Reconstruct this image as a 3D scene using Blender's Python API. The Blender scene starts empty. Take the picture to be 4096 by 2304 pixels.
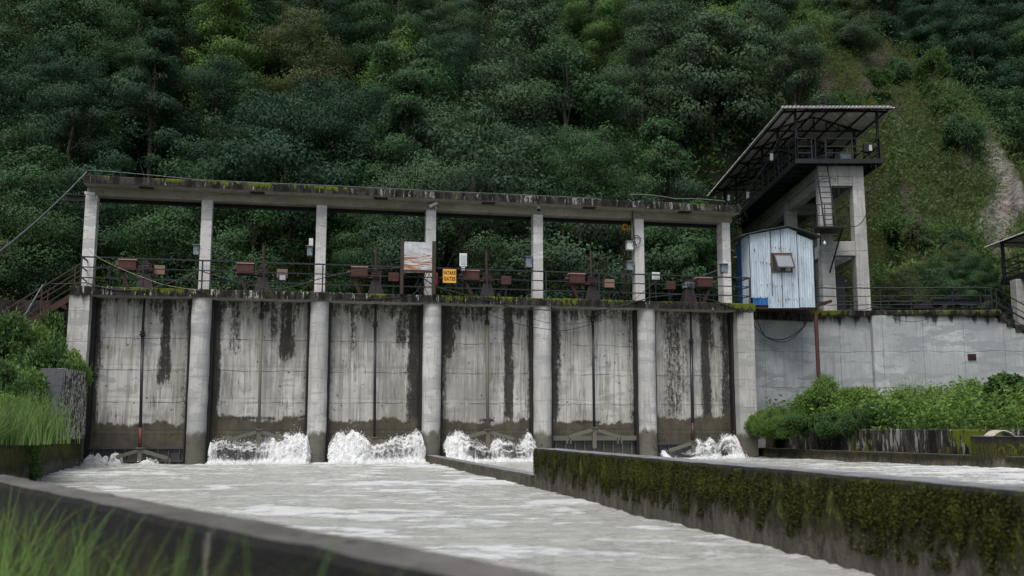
import bpy, math, random
import numpy as np
from mathutils import Vector, Matrix
random.seed(7); np.seterr(all="ignore")
sc = bpy.context.scene
COL = sc.collection
R = math.radians
# ------------------------------------------------------------------ survey frame
F = 3982.0; TH = math.atan(.1389); CT, ST = math.cos(TH), math.sin(TH); ZC = 1.37
def ray(px, py):
    x = (px-2048)/F; y = (1152-py)/F
    return (x, CT-y*ST, ST+y*CT)
def atY(px, py, Y):
    d = ray(px, py); t = Y/d[1]; return Vector((d[0]*t, Y, ZC+d[2]*t))
def atZ(px, py, z):
    d = ray(px, py); t = (z-ZC)/d[2]; return Vector((d[0]*t, d[1]*t, z))
PH = R(11.6); OX, OY = -15.64, 35.0
EX, EY = math.cos(PH), math.sin(PH)
def SW(u, v, z):                       # gate-line frame (u along, v into depth) -> world
    return Vector((OX+u*EX-v*EY, OY+u*EY+v*EX, z))
def S(px, py, v=0.0):
    d = ray(px, py); t = (v-OX*EY+OY*EX)/(-d[0]*EY+d[1]*EX)
    X, Y, Z = d[0]*t, d[1]*t, ZC+d[2]*t
    return ((X-OX)*EX+(Y-OY)*EY, Z)

# ------------------------------------------------------------------ numpy noise
def _h(i, j, k, s):
    n = (i*374761393 + j*668265263 + k*2147483647 + s*1274126177) & 0xffffffff
    n = ((n ^ (n >> 13))*1274126177) & 0xffffffff
    n = ((n ^ (n >> 15))*2246822519) & 0xffffffff
    return ((n ^ (n >> 16)) & 0xffff)/65535.0
def vn(x, y, z=None, s=0):
    x = np.asarray(x, float); y = np.asarray(y, float)
    z = np.zeros_like(x) if z is None else np.asarray(z, float)+0*x
    x0 = np.floor(x); y0 = np.floor(y); z0 = np.floor(z)
    fx, fy, fz = x-x0, y-y0, z-z0
    fx = fx*fx*(3-2*fx); fy = fy*fy*(3-2*fy); fz = fz*fz*(3-2*fz)
    i, j, k = x0.astype(np.int64), y0.astype(np.int64), z0.astype(np.int64)
    r = 0
    for a in (0, 1):
        for b in (0, 1):
            for c in (0, 1):
                w = (fx if a else 1-fx)*(fy if b else 1-fy)*(fz if c else 1-fz)
                r = r+w*_h(i+a, j+b, k+c, s)
    return r
def fbm(x, y, z=None, o=4, s=0, g=.5):
    a, t, r = 1.0, 0.0, 0.0
    x = np.asarray(x, float); y = np.asarray(y, float)
    for q in range(o):
        f = 2**q
        r = r+a*vn(x*f+q*7.3, y*f+q*3.1, None if z is None else np.asarray(z)*f, s+q); t += a; a *= g
    return r/t
def sstep(a, b, x):
    t = np.clip((x-a)/(b-a), 0, 1); return t*t*(3-2*t)

# ------------------------------------------------------------------ mesh helpers
class MB:
    def __init__(s): s.v = []; s.f = []; s.m = []
    def add(s, vs, fs, mi=0):
        b = len(s.v); s.v += [tuple(p) for p in vs]; s.f += [tuple(i+b for i in f) for f in fs]; s.m += [mi]*len(fs); return s
    def box(s, x0, x1, y0, y1, z0, z1, mi=0):
        return s.add([(x0,y0,z0),(x1,y0,z0),(x1,y1,z0),(x0,y1,z0),(x0,y0,z1),(x1,y0,z1),(x1,y1,z1),(x0,y1,z1)],
                     [(0,3,2,1),(4,5,6,7),(0,1,5,4),(1,2,6,5),(2,3,7,6),(3,0,4,7)], mi)
    def hexa(s, b, t, mi=0):           # four bottom pts, four top pts
        return s.add(list(b)+list(t), [(0,3,2,1),(4,5,6,7),(0,1,5,4),(1,2,6,5),(2,3,7,6),(3,0,4,7)], mi)
    def bar(s, a, b, w=.05, h=None, mi=0):
        a, b = Vector(a), Vector(b); h = h or w; d = (b-a)
        if d.length < 1e-6: return s
        d.normalize(); up = Vector((0,0,1)) if abs(d.z) < .95 else Vector((0,1,0))
        x = d.cross(up).normalized()*w/2; y = x.cross(d).normalized()*h/2
        return s.hexa([a-x-y,a+x-y,b+x-y,b-x-y],[a-x+y,a+x+y,b+x+y,b-x+y], mi)
    def tube(s, pts, r, n=8, mi=0, cap=True):
        pts = [Vector(p) for p in pts]; rs = r if isinstance(r, (list, tuple)) else [r]*len(pts)
        b = len(s.v); fr = None
        for i, p in enumerate(pts):
            d = (pts[min(i+1,len(pts)-1)]-pts[max(i-1,0)])
            d = d.normalized() if d.length > 1e-9 else Vector((0,0,1))
            if fr is None: fr = d.cross(Vector((0,0,1)) if abs(d.z) < .9 else Vector((1,0,0))).normalized()
            else:
                fr = fr-d*fr.dot(d); fr.normalize()
            g = d.cross(fr)
            for k in range(n):
                a = 2*math.pi*k/n; q = p+(fr*math.cos(a)+g*math.sin(a))*rs[i]; s.v.append(tuple(q))
        for i in range(len(pts)-1):
            for k in range(n):
                s.f.append((b+i*n+k, b+i*n+(k+1)%n, b+(i+1)*n+(k+1)%n, b+(i+1)*n+k)); s.m.append(mi)
        if cap:
            s.f.append(tuple(b+k for k in range(n))[::-1]); s.m.append(mi)
            s.f.append(tuple(b+(len(pts)-1)*n+k for k in range(n))); s.m.append(mi)
        return s
    def lathe(s, c, prof, n=14, mi=0):
        return s.tube([Vector(c)+Vector((0,0,z)) for r, z in prof], [max(r,1e-4) for r, z in prof], n, mi)
    def sheet(s, P, mi=0):             # P: 2-D list of points
        nu, nv = len(P), len(P[0]); b = len(s.v)
        for row in P: s.v += [tuple(p) for p in row]
        for i in range(nu-1):
            for j in range(nv-1):
                s.f.append((b+i*nv+j, b+(i+1)*nv+j, b+(i+1)*nv+j+1, b+i*nv+j+1)); s.m.append(mi)
        return s
    def build(s, name, mats, parent=None, smooth=False, bevel=0, loc=None, rz=0):
        me = bpy.data.meshes.new(name); me.from_pydata(s.v, [], s.f); me.update()
        mats = mats if isinstance(mats, (list, tuple)) else [mats]
        for m in mats: me.materials.append(m)
        if len(mats) > 1: me.polygons.foreach_set('material_index', s.m)
        if smooth: me.polygons.foreach_set('use_smooth', [True]*len(me.polygons))
        o = bpy.data.objects.new(name, me); COL.objects.link(o)
        if parent: o.parent = parent
        if loc is not None: o.location = loc; o.rotation_euler = (0,0,rz)
        if bevel:
            md = o.modifiers.new('bevel', 'BEVEL'); md.width = bevel; md.segments = 2; md.limit_method = 'ANGLE'
        return o
def npmesh(name, V, Fq, mat, smooth=False, attrs=None):
    V = np.asarray(V, np.float32); Fq = np.asarray(Fq, np.int32); n = Fq.shape[1]
    me = bpy.data.meshes.new(name); me.vertices.add(len(V)); me.vertices.foreach_set('co', V.ravel())
    me.loops.add(Fq.size); me.loops.foreach_set('vertex_index', Fq.ravel())
    me.polygons.add(len(Fq)); me.polygons.foreach_set('loop_start', np.arange(0, Fq.size, n, dtype=np.int32))
    me.polygons.foreach_set('loop_total', np.full(len(Fq), n, np.int32))
    if smooth: me.polygons.foreach_set('use_smooth', np.ones(len(Fq), bool))
    me.update(calc_edges=True); me.validate()
    for k, a in (attrs or {}).items():
        a = np.asarray(a, np.float32)
        if a.ndim == 2 and a.shape[1] == 3 and k == 'nrm': at = me.attributes.new(k, 'FLOAT_VECTOR', 'POINT'); at.data.foreach_set('vector', a.ravel())
        else: at = me.attributes.new(k, 'FLOAT', 'POINT'); at.data.foreach_set('value', a.ravel())
    me.materials.append(mat)
    return me
def gridmesh(name, X, Y, Z, mat, smooth=True, attrs=None):
    nu, nv = X.shape; V = np.stack([X, Y, Z], -1).reshape(-1, 3)
    i = np.arange(nu-1)[:,None]*nv+np.arange(nv-1)[None,:]; i = i.ravel()
    return npmesh(name, V, np.stack([i, i+nv, i+nv+1, i+1], -1), mat, smooth, attrs)
def link(name, me, parent=None, loc=None, rz=0):
    o = bpy.data.objects.new(name, me); COL.objects.link(o)
    if parent: o.parent = parent
    if loc is not None: o.location = loc
    o.rotation_euler = (0,0,rz); return o
def tag(o, label, cat, group=None, kind=None):
    o['label'] = label; o['category'] = cat
    if group: o['group'] = group
    if kind: o['kind'] = kind
    return o
def struct(o): o['kind'] = 'structure'; return o
def empty(name, loc, rz=0, label=None, cat=None, group=None):
    o = bpy.data.objects.new(name, None); COL.objects.link(o); o.location = loc; o.rotation_euler = (0,0,rz)
    o.empty_display_size = .2
    if label: tag(o, label, cat, group)
    return o
def copy_tree(o, parent=None):
    c = o.copy(); COL.objects.link(c)
    if parent: c.parent = parent
    for ch in list(o.children): copy_tree(ch, c)
    return c

# ------------------------------------------------------------------ materials
class NT:
    def __init__(s, name):
        s.m = bpy.data.materials.new(name); s.m.use_nodes = True; s.t = s.m.node_tree; s.t.nodes.clear()
        s.out = s.n('ShaderNodeOutputMaterial'); s.tc = s.n('ShaderNodeTexCoord')
    def n(s, typ, **kw):
        nd = s.t.nodes.new(typ)
        for k, v in kw.items(): setattr(nd, k, v)
        return nd
    def L(s, a, b): s.t.links.new(a, b)
    def put(s, sock, v):
        if hasattr(v, 'is_output') or isinstance(v, bpy.types.NodeSocket): s.L(v, sock)
        elif isinstance(v, (tuple, list)) and len(v) == 3 and sock.type == 'RGBA': sock.default_value = (*v, 1)
        else: sock.default_value = v
    def mapv(s, scale, loc=(0,0,0), src=None):
        m = s.n('ShaderNodeMapping'); s.L(src or s.tc.outputs['Object'], m.inputs[0])
        m.inputs['Scale'].default_value = scale; m.inputs['Location'].default_value = loc; return m.outputs[0]
    def noise(s, scale=(1,1,1), detail=4, rough=.55, loc=(0,0,0), src=None, dist=0):
        n = s.n('ShaderNodeTexNoise'); s.L(s.mapv(scale, loc, src), n.inputs['Vector']); n.inputs['Scale'].default_value = 1
        n.inputs['Detail'].default_value = detail; n.inputs['Roughness'].default_value = rough; n.inputs['Distortion'].default_value = dist
        return n.outputs['Fac']
    def vor(s, scale=(1,1,1), loc=(0,0,0), out='Distance'):
        n = s.n('ShaderNodeTexVoronoi'); s.L(s.mapv(scale, loc), n.inputs['Vector']); n.inputs['Scale'].default_value = 1
        return n.outputs[out]
    def rng(s, v, a, b, c=0., d=1.):
        n = s.n('ShaderNodeMapRange'); s.put(n.inputs[0], v)
        for i, q in enumerate((a, b, c, d)): n.inputs[i+1].default_value = q
        n.interpolation_type = 'SMOOTHSTEP'; return n.outputs[0]
    def math(s, op, a, b=0., clamp=False):
        n = s.n('ShaderNodeMath', operation=op, use_clamp=clamp); s.put(n.inputs[0], a); s.put(n.inputs[1], b); return n.outputs[0]
    def mix(s, f, a, b, bt='MIX'):
        n = s.n('ShaderNodeMix', data_type='RGBA', blend_type=bt); s.put(n.inputs[0], f); s.put(n.inputs[6], a); s.put(n.inputs[7], b); return n.outputs[2]
    def sep(s, src=None):
        n = s.n('ShaderNodeSeparateXYZ'); s.L(src or s.tc.outputs['Object'], n.inputs[0]); return n.outputs
    def geo(s, o='Normal'): return s.n('ShaderNodeNewGeometry').outputs[o]
    def attr(s, name):
        n = s.n('ShaderNodeAttribute'); n.attribute_name = name; return n.outputs['Fac']
    def bump(s, h, strength=.4, dist=.02):
        n = s.n('ShaderNodeBump'); s.L(h, n.inputs['Height']); n.inputs['Strength'].default_value = strength; n.inputs['Distance'].default_value = dist; return n.outputs[0]
    def pbr(s, col, rough=.8, normal=None, metal=0., spec=.4, **kw):
        p = s.n('ShaderNodeBsdfPrincipled'); s.put(p.inputs['Base Color'], col); s.put(p.inputs['Roughness'], rough)
        s.put(p.inputs['Metallic'], metal); s.put(p.inputs['Specular IOR Level'], spec)
        if normal is not None: s.L(normal, p.inputs['Normal'])
        for k, v in kw.items(): s.put(p.inputs[k], v)
        return p.outputs[0]
    def fin(s, sh): s.L(sh, s.out.inputs['Surface']); return s.m

MOSS = (.085,.115,.012)
def concrete(name, base=(.37,.365,.33), dark=.45, form=1.18, moss=0., topz=None, wetz=None, pours=True, seed=0, streak=1., vform=0):
    t = NT(name); sx = seed*3.7
    big = t.noise((.5,.5,.35), 5, .6, (sx,0,0)); mid = t.noise((2.2,2.2,1.5), 6, .65, (sx,2,0)); fine = t.noise((30,30,30), 3, .6)
    st = t.noise((5,5,.3), 5, .75, (sx,1,0)); st2 = t.noise((13,13,.7), 3, .7, (sx,5,0))
    col = t.mix(t.rng(big,.35,.7), tuple(c*.80 for c in base), tuple(min(1,c*1.12) for c in base))
    col = t.mix(t.math('MULTIPLY', t.rng(mid,.46,.68), .45), col, tuple(c*.62 for c in (base[0],base[1]*.98,base[2]*.93)))
    col = t.mix(t.math('MULTIPLY', t.rng(st,.52,.70), .6*streak), col, tuple(c*dark*.8 for c in base))
    col = t.mix(t.math('MULTIPLY', t.rng(st2,.51,.64), .55*streak), col, tuple(c*.48 for c in base))
    col = t.mix(t.math('MULTIPLY', t.rng(t.noise((5,5,4),6,.75,(sx,13,2)),.58,.66), .5*streak), col, (base[0]*.42,base[1]*.39,base[2]*.34))
    # darker patches of old repair plaster and lighter lime runs
    col = t.mix(t.math('MULTIPLY', t.rng(t.noise((.9,.9,1.6),3,.6,(sx,9,4)),.56,.59), .5), col, tuple(c*.72 for c in base))
    bnd = t.rng(t.noise((.5,.5,1.9),4,.65,(sx,2,9)),.535,.55); col = t.mix(t.math('MULTIPLY', bnd, .75), col, (base[0]*.62,base[1]*.64,base[2]*.66))
    pv = t.vor((6,6,5), (sx,0,0)); col = t.mix(t.math('MULTIPLY', t.rng(pv,.10,.04), .7), col, (.08,.08,.07))
    h = t.math('ADD', t.math('MULTIPLY', fine, .5), t.math('MULTIPLY', mid, 1.))
    h = t.math('SUBTRACT', h, t.rng(pv,.12,.05))
    P = t.sep()
    if pours:
        zz = t.math('ADD', t.math('DIVIDE', P[2], form), t.math('MULTIPLY', t.noise((1.3,1.3,.2),4,.6,(sx,3,3)), .14))
        fr = t.math('ABSOLUTE', t.math('SUBTRACT', t.math('FRACT', zz), .5))
        ln = t.rng(fr, .484, .497)
        br = t.rng(t.noise((1.7,1.7,1.7),3,.6,(sx,7,1)), .35, .6)
        col = t.mix(t.math('MULTIPLY', t.math('MULTIPLY', ln, br), .75), col, tuple(c*.35 for c in base))
        h = t.math('SUBTRACT', h, t.math('MULTIPLY', ln, 1.2))
    if vform:
        xx = t.math('ADD', t.math('DIVIDE', P[0], vform), t.math('MULTIPLY', t.noise((.2,.2,1.1),3,.6,(sx,1,8)), .05)); fv = t.math('ABSOLUTE', t.math('SUBTRACT', t.math('FRACT', xx), .5)); lv = t.rng(fv, .486, .496)
        col = t.mix(t.math('MULTIPLY', lv, .6), col, tuple(c*.4 for c in base)); h = t.math('SUBTRACT', h, lv)
    if topz is not None:               # black algae running down from a top edge
        g = t.rng(P[2], topz-.9, topz, 0., .26)
        a = t.math('ADD', t.noise((2.6,2.6,.22),5,.65,(sx,4,0)), g)
        col = t.mix(t.math('MULTIPLY', t.rng(a,.66,.82), .92), col, (.018,.018,.016))
    if wetz is not None:
        a = t.math('ADD', P[2], t.math('MULTIPLY', t.math('SUBTRACT', t.noise((2,2,1.),5,.65,(sx,6,0)), .5), .9))
        w = t.rng(a, wetz+.12, wetz-.12)
        col = t.mix(t.math('MULTIPLY', w, .88), col, t.mix(t.rng(mid,.3,.7), (.060,.054,.038), (.11,.10,.072)))
        mo = t.rng(t.noise((3,3,3),5,.7,(sx,8,0)), .60,.68)
        col = t.mix(t.math('MULTIPLY', mo, w), col, (.035,.040,.012))
    if moss:
        mo = t.rng(t.noise((3.5,3.5,1.4),6,.7,(sx,11,0)), .62-moss*.25, .70-moss*.25)
        col = t.mix(mo, col, MOSS); h = t.math('ADD', h, mo)
    return t.fin(t.pbr(col, .85, t.bump(h, .5, .015), spec=.25))

def gatewall_mat():
    t = NT('gate_wall_concrete'); base = (.36,.355,.32)
    mid = t.noise((2.2,2.2,1.5),6,.65); fine = t.noise((34,34,34),3,.6)
    col = t.mix(t.rng(t.noise((.7,.7,.4),4),.38,.64), (.34,.34,.315), (.56,.56,.535))
    bl = t.rng(t.noise((1.1,1,1.6),6,.7,(12,0,5)),.50,.62); col = t.mix(t.math('MULTIPLY', bl, .5), col, (.27,.255,.215))
    pl = t.rng(t.noise((.8,1,2.4),3,.6,(21,0,7)),.60,.615); col = t.mix(t.math('MULTIPLY', pl, .6), col, (.30,.305,.30))
    board = t.noise((6.5,.01,.25),3,.6)
    col = t.mix(t.math('MULTIPLY', t.rng(board,.47,.60), .55), col, (.23,.225,.20))
    st2 = t.noise((13,1,.7),3,.75)
    zz = t.math('MULTIPLY', t.rng(t.noise((1.1,1,.9),4,.6,(4,0,0)),.44,.60), .75)
    col = t.mix(t.math('MULTIPLY', t.rng(st2,.50,.62), zz), col, (.15,.145,.13))
    col = t.mix(t.math('MULTIPLY', t.rng(t.noise((11,1,.6),3,.75,(9,0,0)),.53,.62), t.math('MULTIPLY', t.rng(t.noise((.9,1,.8),3,.6,(14,0,0)),.42,.6), .6)), col, (.66,.66,.63))
    pv = t.vor((2.6,5,2.2)); col = t.mix(t.math('MULTIPLY', t.rng(pv,.13,.05), .8), col, (.07,.07,.06))
    P = t.sep()
    zq = t.math('ADD', t.math('DIVIDE', P[2], 1.17), t.math('MULTIPLY', t.noise((1.1,1,.2),5,.65,(1,3,3)), .2))
    fr = t.math('ABSOLUTE', t.math('SUBTRACT', t.math('FRACT', zq), .5)); ln = t.rng(fr,.482,.496)
    ln = t.math('MULTIPLY', ln, t.rng(t.noise((2,1,2),3),.36,.58))
    col = t.mix(t.math('MULTIPLY', ln, .85), col, (.07,.065,.055))
    stn = t.math('ADD', t.attr('stain'), t.math('MULTIPLY', t.math('SUBTRACT', t.noise((8,1,.55),6,.75,(3,0,0)), .5), 1.5))
    blot = t.math('MULTIPLY', t.math('SUBTRACT', t.noise((9,9,7),5,.75,(8,0,0)), .5), 1.1)
    sm = t.rng(t.math('ADD', t.math('ADD', stn, t.math('MULTIPLY', t.math('SUBTRACT', t.noise((11,1,6),5,.8), .5), 1.1)), blot), .30, .85)
    col = t.mix(t.math('MULTIPLY', sm, .93), col, t.mix(t.rng(mid,.45,.7), (.014,.014,.013), (.035,.032,.024)))
    w = t.rng(t.math('ADD', t.attr('wet'), t.math('MULTIPLY', t.math('SUBTRACT', t.noise((3,1,2),5,.7,(5,0,0)), .5), .8)), .22, .72)
    wc = t.mix(t.rng(mid,.3,.7), (.045,.040,.026), (.095,.083,.055))
    wc = t.mix(t.rng(t.noise((5,5,5),5,.7,(2,0,2)),.58,.66), wc, (.03,.034,.012))
    col = t.mix(t.math('MULTIPLY', w, .93), col, wc)
    h = t.math('ADD', t.math('MULTIPLY', fine,.4), t.math('ADD', mid, t.math('MULTIPLY', board, .8)))
    h = t.math('SUBTRACT', h, t.math('ADD', ln, t.rng(pv,.12,.05)))
    return t.fin(t.pbr(col, .82, t.bump(h,.5,.015), spec=.25))

def edge_mat(name, mossiness=.5, white=.5, top=None, shift=0.):    # weathered slab edge: black-brown with lime runs and moss
    t = NT(name)
    n1 = t.noise((3.2,3.2,.8),6,.7); n2 = t.noise((5.5,5.5,.9),5,.78,(5,0,0)); P = t.sep()
    col = t.mix(t.rng(n1,.42,.64), (.010,.010,.009), (.060,.055,.050))
    lw = t.math('ADD', n2, t.math('MULTIPLY', t.math('SUBTRACT', t.noise((1.1,1.1,.3),3,.6,(31,0,0)), .5), .35))
    if shift: lw = t.math('SUBTRACT', lw, t.rng(P[0], -3, 2, 0, .05))
    col = t.mix(t.math('MULTIPLY', t.rng(lw,.60-.05*white,.64-.05*white), white), col, (.50,.50,.47))
    big = t.noise((.35,.35,.35),2,.5,(8,0,0))
    m = t.math('ADD', t.noise((5,5,1.6),6,.75,(2,7,0)), t.math('MULTIPLY', t.math('SUBTRACT', big, .5), 1.1))
    if top is not None: m = t.math('ADD', m, t.rng(P[2], top-.32, top, -.12, .06))
    if shift: m = t.math('ADD', m, t.rng(P[0], -4, 3, -.03, shift))
    mo = t.rng(m, .68-.22*mossiness, .72-.22*mossiness)
    mc = t.mix(t.noise((18,18,18),3,.7), (.030,.042,.006), (.16,.20,.018))
    col = t.mix(mo, col, mc)
    up = t.rng(t.sep(t.geo('Normal'))[2], -.6, -.9)
    col = t.mix(up, col, t.mix(t.rng(n1,.4,.6), (.24,.235,.20), (.33,.325,.29)))
    h = t.math('ADD', n2, t.math('MULTIPLY', mo, 1.2))
    return t.fin(t.pbr(col, .9, t.bump(h,.7,.03), spec=.2))

def channel_mat(name, H, top=(.24,.25,.27), mossy=1., dark=.8, zb=0., fade=1.08):
    t = NT(name); P = t.sep(); z = P[2]
    n1 = t.noise((1.6,1.6,1.2),6,.7); n2 = t.noise((6,6,2.2),6,.75,(3,0,0)); n3 = t.noise((9,9,.9),5,.7,(7,0,0)); fine = t.noise((40,40,40),3,.7)
    zr = t.math('DIVIDE', t.math('SUBTRACT', z, zb), H)
    za = t.math('ADD', zr, t.math('MULTIPLY', t.math('SUBTRACT', n1, .5), .55))
    low = t.mix(t.rng(n2,.35,.65), (.060,.054,.040), (.135,.122,.095))
    hi = t.mix(t.rng(n3,.56,.74), (.012,.012,.013), tuple(q*dark for q in (.060,.057,.050)))
    col = t.mix(t.rng(za,.40,.66), low, hi)
    mm = t.math('MULTIPLY', t.rng(za,.12,.55), t.rng(za,fade,fade-.28))
    mb_ = t.math('ADD', t.math('MULTIPLY', t.noise((12,12,4.5),6,.75,(3,1,0)), .5), t.math('MULTIPLY', t.noise((34,34,18),5,.75,(1,3,0)), .5))
    big = t.math('MULTIPLY', t.math('SUBTRACT', t.noise((.7,.7,.7),3,.5,(1,1,1)),.5), .22)
    m = t.math('ADD', t.math('ADD', mb_, big), t.math('MULTIPLY', mm, .21*mossy))
    olive = t.mix(t.rng(n2,.4,.6), (.016,.017,.007), (.045,.042,.014))
    col = t.mix(t.math('MULTIPLY', t.rng(m, .53, .60), .85), col, olive)
    mo = t.rng(m, .66, .74)
    mc = t.mix(t.rng(t.noise((30,30,22),4,.7),.35,.65), (.028,.034,.005), (.13,.15,.013))
    col = t.mix(t.math('MULTIPLY', mo, min(1,mossy)), col, mc)
    lime = t.math('MULTIPLY', t.rng(t.noise((2.2,2.2,.7),5,.7,(9,2,0)),.66,.71), .6)
    col = t.mix(lime, col, (.22,.21,.18))
    up = t.rng(t.sep(t.geo('Normal'))[2], .6, .9)
    tc = t.mix(t.rng(n1,.35,.65), tuple(c*.7 for c in top), tuple(c*1.2 for c in top))
    tc = t.mix(t.rng(t.noise((7,7,7),5,.7,(0,4,0)),.55,.68), tc, (.055,.045,.034))
    col = t.mix(up, col, tc)
    h = t.math('ADD', t.math('MULTIPLY', n2, 1.), t.math('ADD', t.math('MULTIPLY', mo, 1.0), t.math('MULTIPLY', fine, .4)))
    return t.fin(t.pbr(col, t.mix(up, (.85,.85,.85), (.55,.55,.55)), t.bump(h,.9,.04), spec=.3))

def metal(name, col=(.02,.021,.024), rust=.3, rough=.55, rc=(.09,.035,.02), sc_=4.):
    t = NT(name); n = t.noise((sc_,sc_,sc_),6,.7); n2 = t.noise((sc_*5,)*3,4,.7)
    c = t.mix(t.rng(n, .70-.35*rust, .82-.35*rust), col, rc)
    c = t.mix(t.math('MULTIPLY', n2, .5), c, tuple(q*.5 for q in col))
    return t.fin(t.pbr(c, rough, t.bump(n2,.3,.005), metal=0., spec=.4))
def plain(name, col, rough=.5, spec=.4, var=.25, sc_=6., **kw):
    t = NT(name); n = t.noise((sc_,)*3,5,.65)
    c = t.mix(t.rng(n,.3,.7), tuple(q*(1-var) for q in col), tuple(min(1,q*(1+var*.5)) for q in col))
    return t.fin(t.pbr(c, rough, spec=spec, **kw))

def corrugated(name, col, axis=0, rust=0.):
    t = NT(name); n = t.noise((3,3,.8),5,.7); n2 = t.noise((14,14,3),5,.7,(3,0,0))
    c = t.mix(t.rng(n,.3,.7), tuple(q*.72 for q in col), tuple(min(1,q*1.15) for q in col))
    c = t.mix(t.math('MULTIPLY', t.rng(n2,.62,.70), .5), c, tuple(q*.4 for q in col))
    if rust: c = t.mix(t.rng(t.noise((2,2,7),6,.7,(4,0,0)), .62-rust*.2, .68-rust*.2), c, (.20,.075,.03))
    return t.fin(t.pbr(c, .42, t.bump(n2,.2,.004), metal=.15, spec=.5))

def leafmat(name, col, var=.45, transl=.25):
    t = NT(name); a = t.attr('tint'); oi = t.n('ShaderNodeObjectInfo').outputs['Random']
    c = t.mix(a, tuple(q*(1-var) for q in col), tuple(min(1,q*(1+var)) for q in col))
    c = t.mix(t.math('MULTIPLY', oi, .6), c, t.mix(1., c, (.55,.66,.72), 'MULTIPLY'))
    g = t.noise((.35,.35,.35), 2, .5)
    c = t.mix(t.math('MULTIPLY', t.rng(g,.4,.65), .3), c, t.mix(1., c, (1.35,1.2,.7), 'MULTIPLY'))
    an = t.n('ShaderNodeAttribute'); an.attribute_name = 'nrm'; vt = t.n('ShaderNodeVectorTransform', vector_type='NORMAL', convert_from='OBJECT', convert_to='WORLD'); t.L(an.outputs['Vector'], vt.inputs[0])
    vm = t.n('ShaderNodeVectorMath', operation='MULTIPLY_ADD'); t.L(vt.outputs[0], vm.inputs[0]); vm.inputs[1].default_value = (.85,)*3; t.L(t.geo(), vm.inputs[2]); vn_ = t.n('ShaderNodeVectorMath', operation='NORMALIZE'); t.L(vm.outputs[0], vn_.inputs[0])
    p = t.pbr(c, .6, vn_.outputs[0], spec=.16); tr = t.n('ShaderNodeBsdfTranslucent'); t.put(tr.inputs[0], t.mix(1., c, (1.2,1.3,.6), 'MULTIPLY'))
    m = t.n('ShaderNodeMixShader'); m.inputs[0].default_value = transl; t.L(p, m.inputs[1]); t.L(tr.outputs[0], m.inputs[2])
    return t.fin(m.outputs[0])

M = {}
M['wall'] = gatewall_mat()
M['pier'] = concrete('pier_concrete', (.56,.565,.55), wetz=1.15, form=.8, seed=1, streak=.9)
M['pier_end'] = concrete('end_pier_concrete', (.52,.52,.49), wetz=1.0, form=1.1, seed=5, topz=6.1, streak=.9)
M['column'] = concrete('column_concrete', (.72,.72,.70), pours=True, form=2.3, seed=2, streak=.6)
M['beam'] = concrete('beam_concrete', (.30,.295,.235), pours=False, seed=3, streak=.5)
M['tower'] = concrete('tower_concrete', (.52,.525,.51), form=1.6, seed=4, streak=.9)
M['rwall'] = concrete('dam_wall_concrete', (.47,.50,.515), form=1.55, seed=6, streak=.55, topz=6.3, vform=1.74)
M['deck'] = edge_mat('deck_edge', .52, .75, 6.33, .06)
M['slab'] = edge_mat('roof_slab_edge', .10, .45, 10.46)
M['cap'] = edge_mat('wall_cap_edge', .62, .25, 6.34)
M['divider'] = channel_mat('divider_wall_concrete', .9)
M['fgwall'] = channel_mat('foreground_wall_concrete', .95, top=(.145,.138,.132), mossy=.72, fade=1.6, dark=.3, zb=-.7)
M['leftwall'] = channel_mat('left_wall_concrete', 1.0, mossy=1.1)
M['ledge'] = channel_mat('ledge_concrete', .6, top=(.09,.09,.085), mossy=.5)
M['darkwall'] = edge_mat('dark_bank_wall', .1, .45)
M['steel'] = metal('black_steel', (.016,.018,.022), .15)
M['steel_rust'] = metal('rusty_steel', (.05,.03,.025), .6)
M['rail'] = metal('dark_railing_paint', (.022,.026,.034), .12)
M['gate'] = metal('wet_gate_steel', (.075,.078,.078), .3, .4, (.06,.05,.035))
M['arm'] = metal('weathered_lifting_arm', (.15,.145,.115), .3, .8, (.04,.035,.025), 7)
M['stem'] = metal('greased_stem', (.018,.021,.026), .1, .35)
M['stem_grey'] = metal('pale_worn_stem', (.17,.165,.13), .25, .7, (.05,.05,.045), 5)
M['stem_red'] = metal('red_stem_foot', (.13,.035,.028), .3, .6)
M['cover'] = metal('red_brown_cover', (.085,.032,.028), .4, .55, (.14,.06,.035), 5)
M['cover_top'] = metal('rusty_cover_lid', (.27,.17,.125), .3, .7, (.12,.05,.03), 6)
M['pedestal'] = metal('dark_pedestal', (.035,.026,.027), .45, .5, (.10,.035,.028), 3)
M['panelbox'] = plain('grey_electric_box', (.21,.25,.29), .45)
M['white'] = plain('white_plastic', (.70,.72,.72), .4, var=.1)
M['lamp_glass'] = plain('pale_lamp_lens', (.45,.52,.51), .2, .6, var=.08)
M['red'] = plain('red_paint', (.35,.03,.03), .5)
M['cable'] = plain('black_cable', (.016,.018,.022), .5)
M['cable_grey'] = plain('grey_cable', (.16,.18,.20), .45)
M['rope'] = plain('pale_rope', (.35,.32,.25), .8)
M['wood'] = metal('old_wooden_post', (.055,.042,.03), .3, .85, (.03,.022,.016), 5)
M['yellow'] = plain('yellow_hoist_paint', (.48,.26,.02), .5)
M['chain'] = metal('rusty_chain', (.06,.03,.018), .5)
M['sign'] = plain('orange_yellow_sign', (.80,.42,.065), .55, var=.12, sc_=9)
M['letter'] = plain('dark_maroon_letters', (.07,.014,.010), .6)
M['tin'] = corrugated('silver_blue_tin', (.50,.60,.68))
M['tin_blue'] = corrugated('blue_tin', (.022,.13,.36))
M['tin_dark'] = corrugated('old_roof_tin', (.10,.11,.115), rust=.2)
M['roof_under'] = corrugated('grey_roof_sheet', (.74,.73,.70), rust=.05)
M['roof_top'] = corrugated('pink_grey_roof_tile', (.46,.44,.47))
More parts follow.
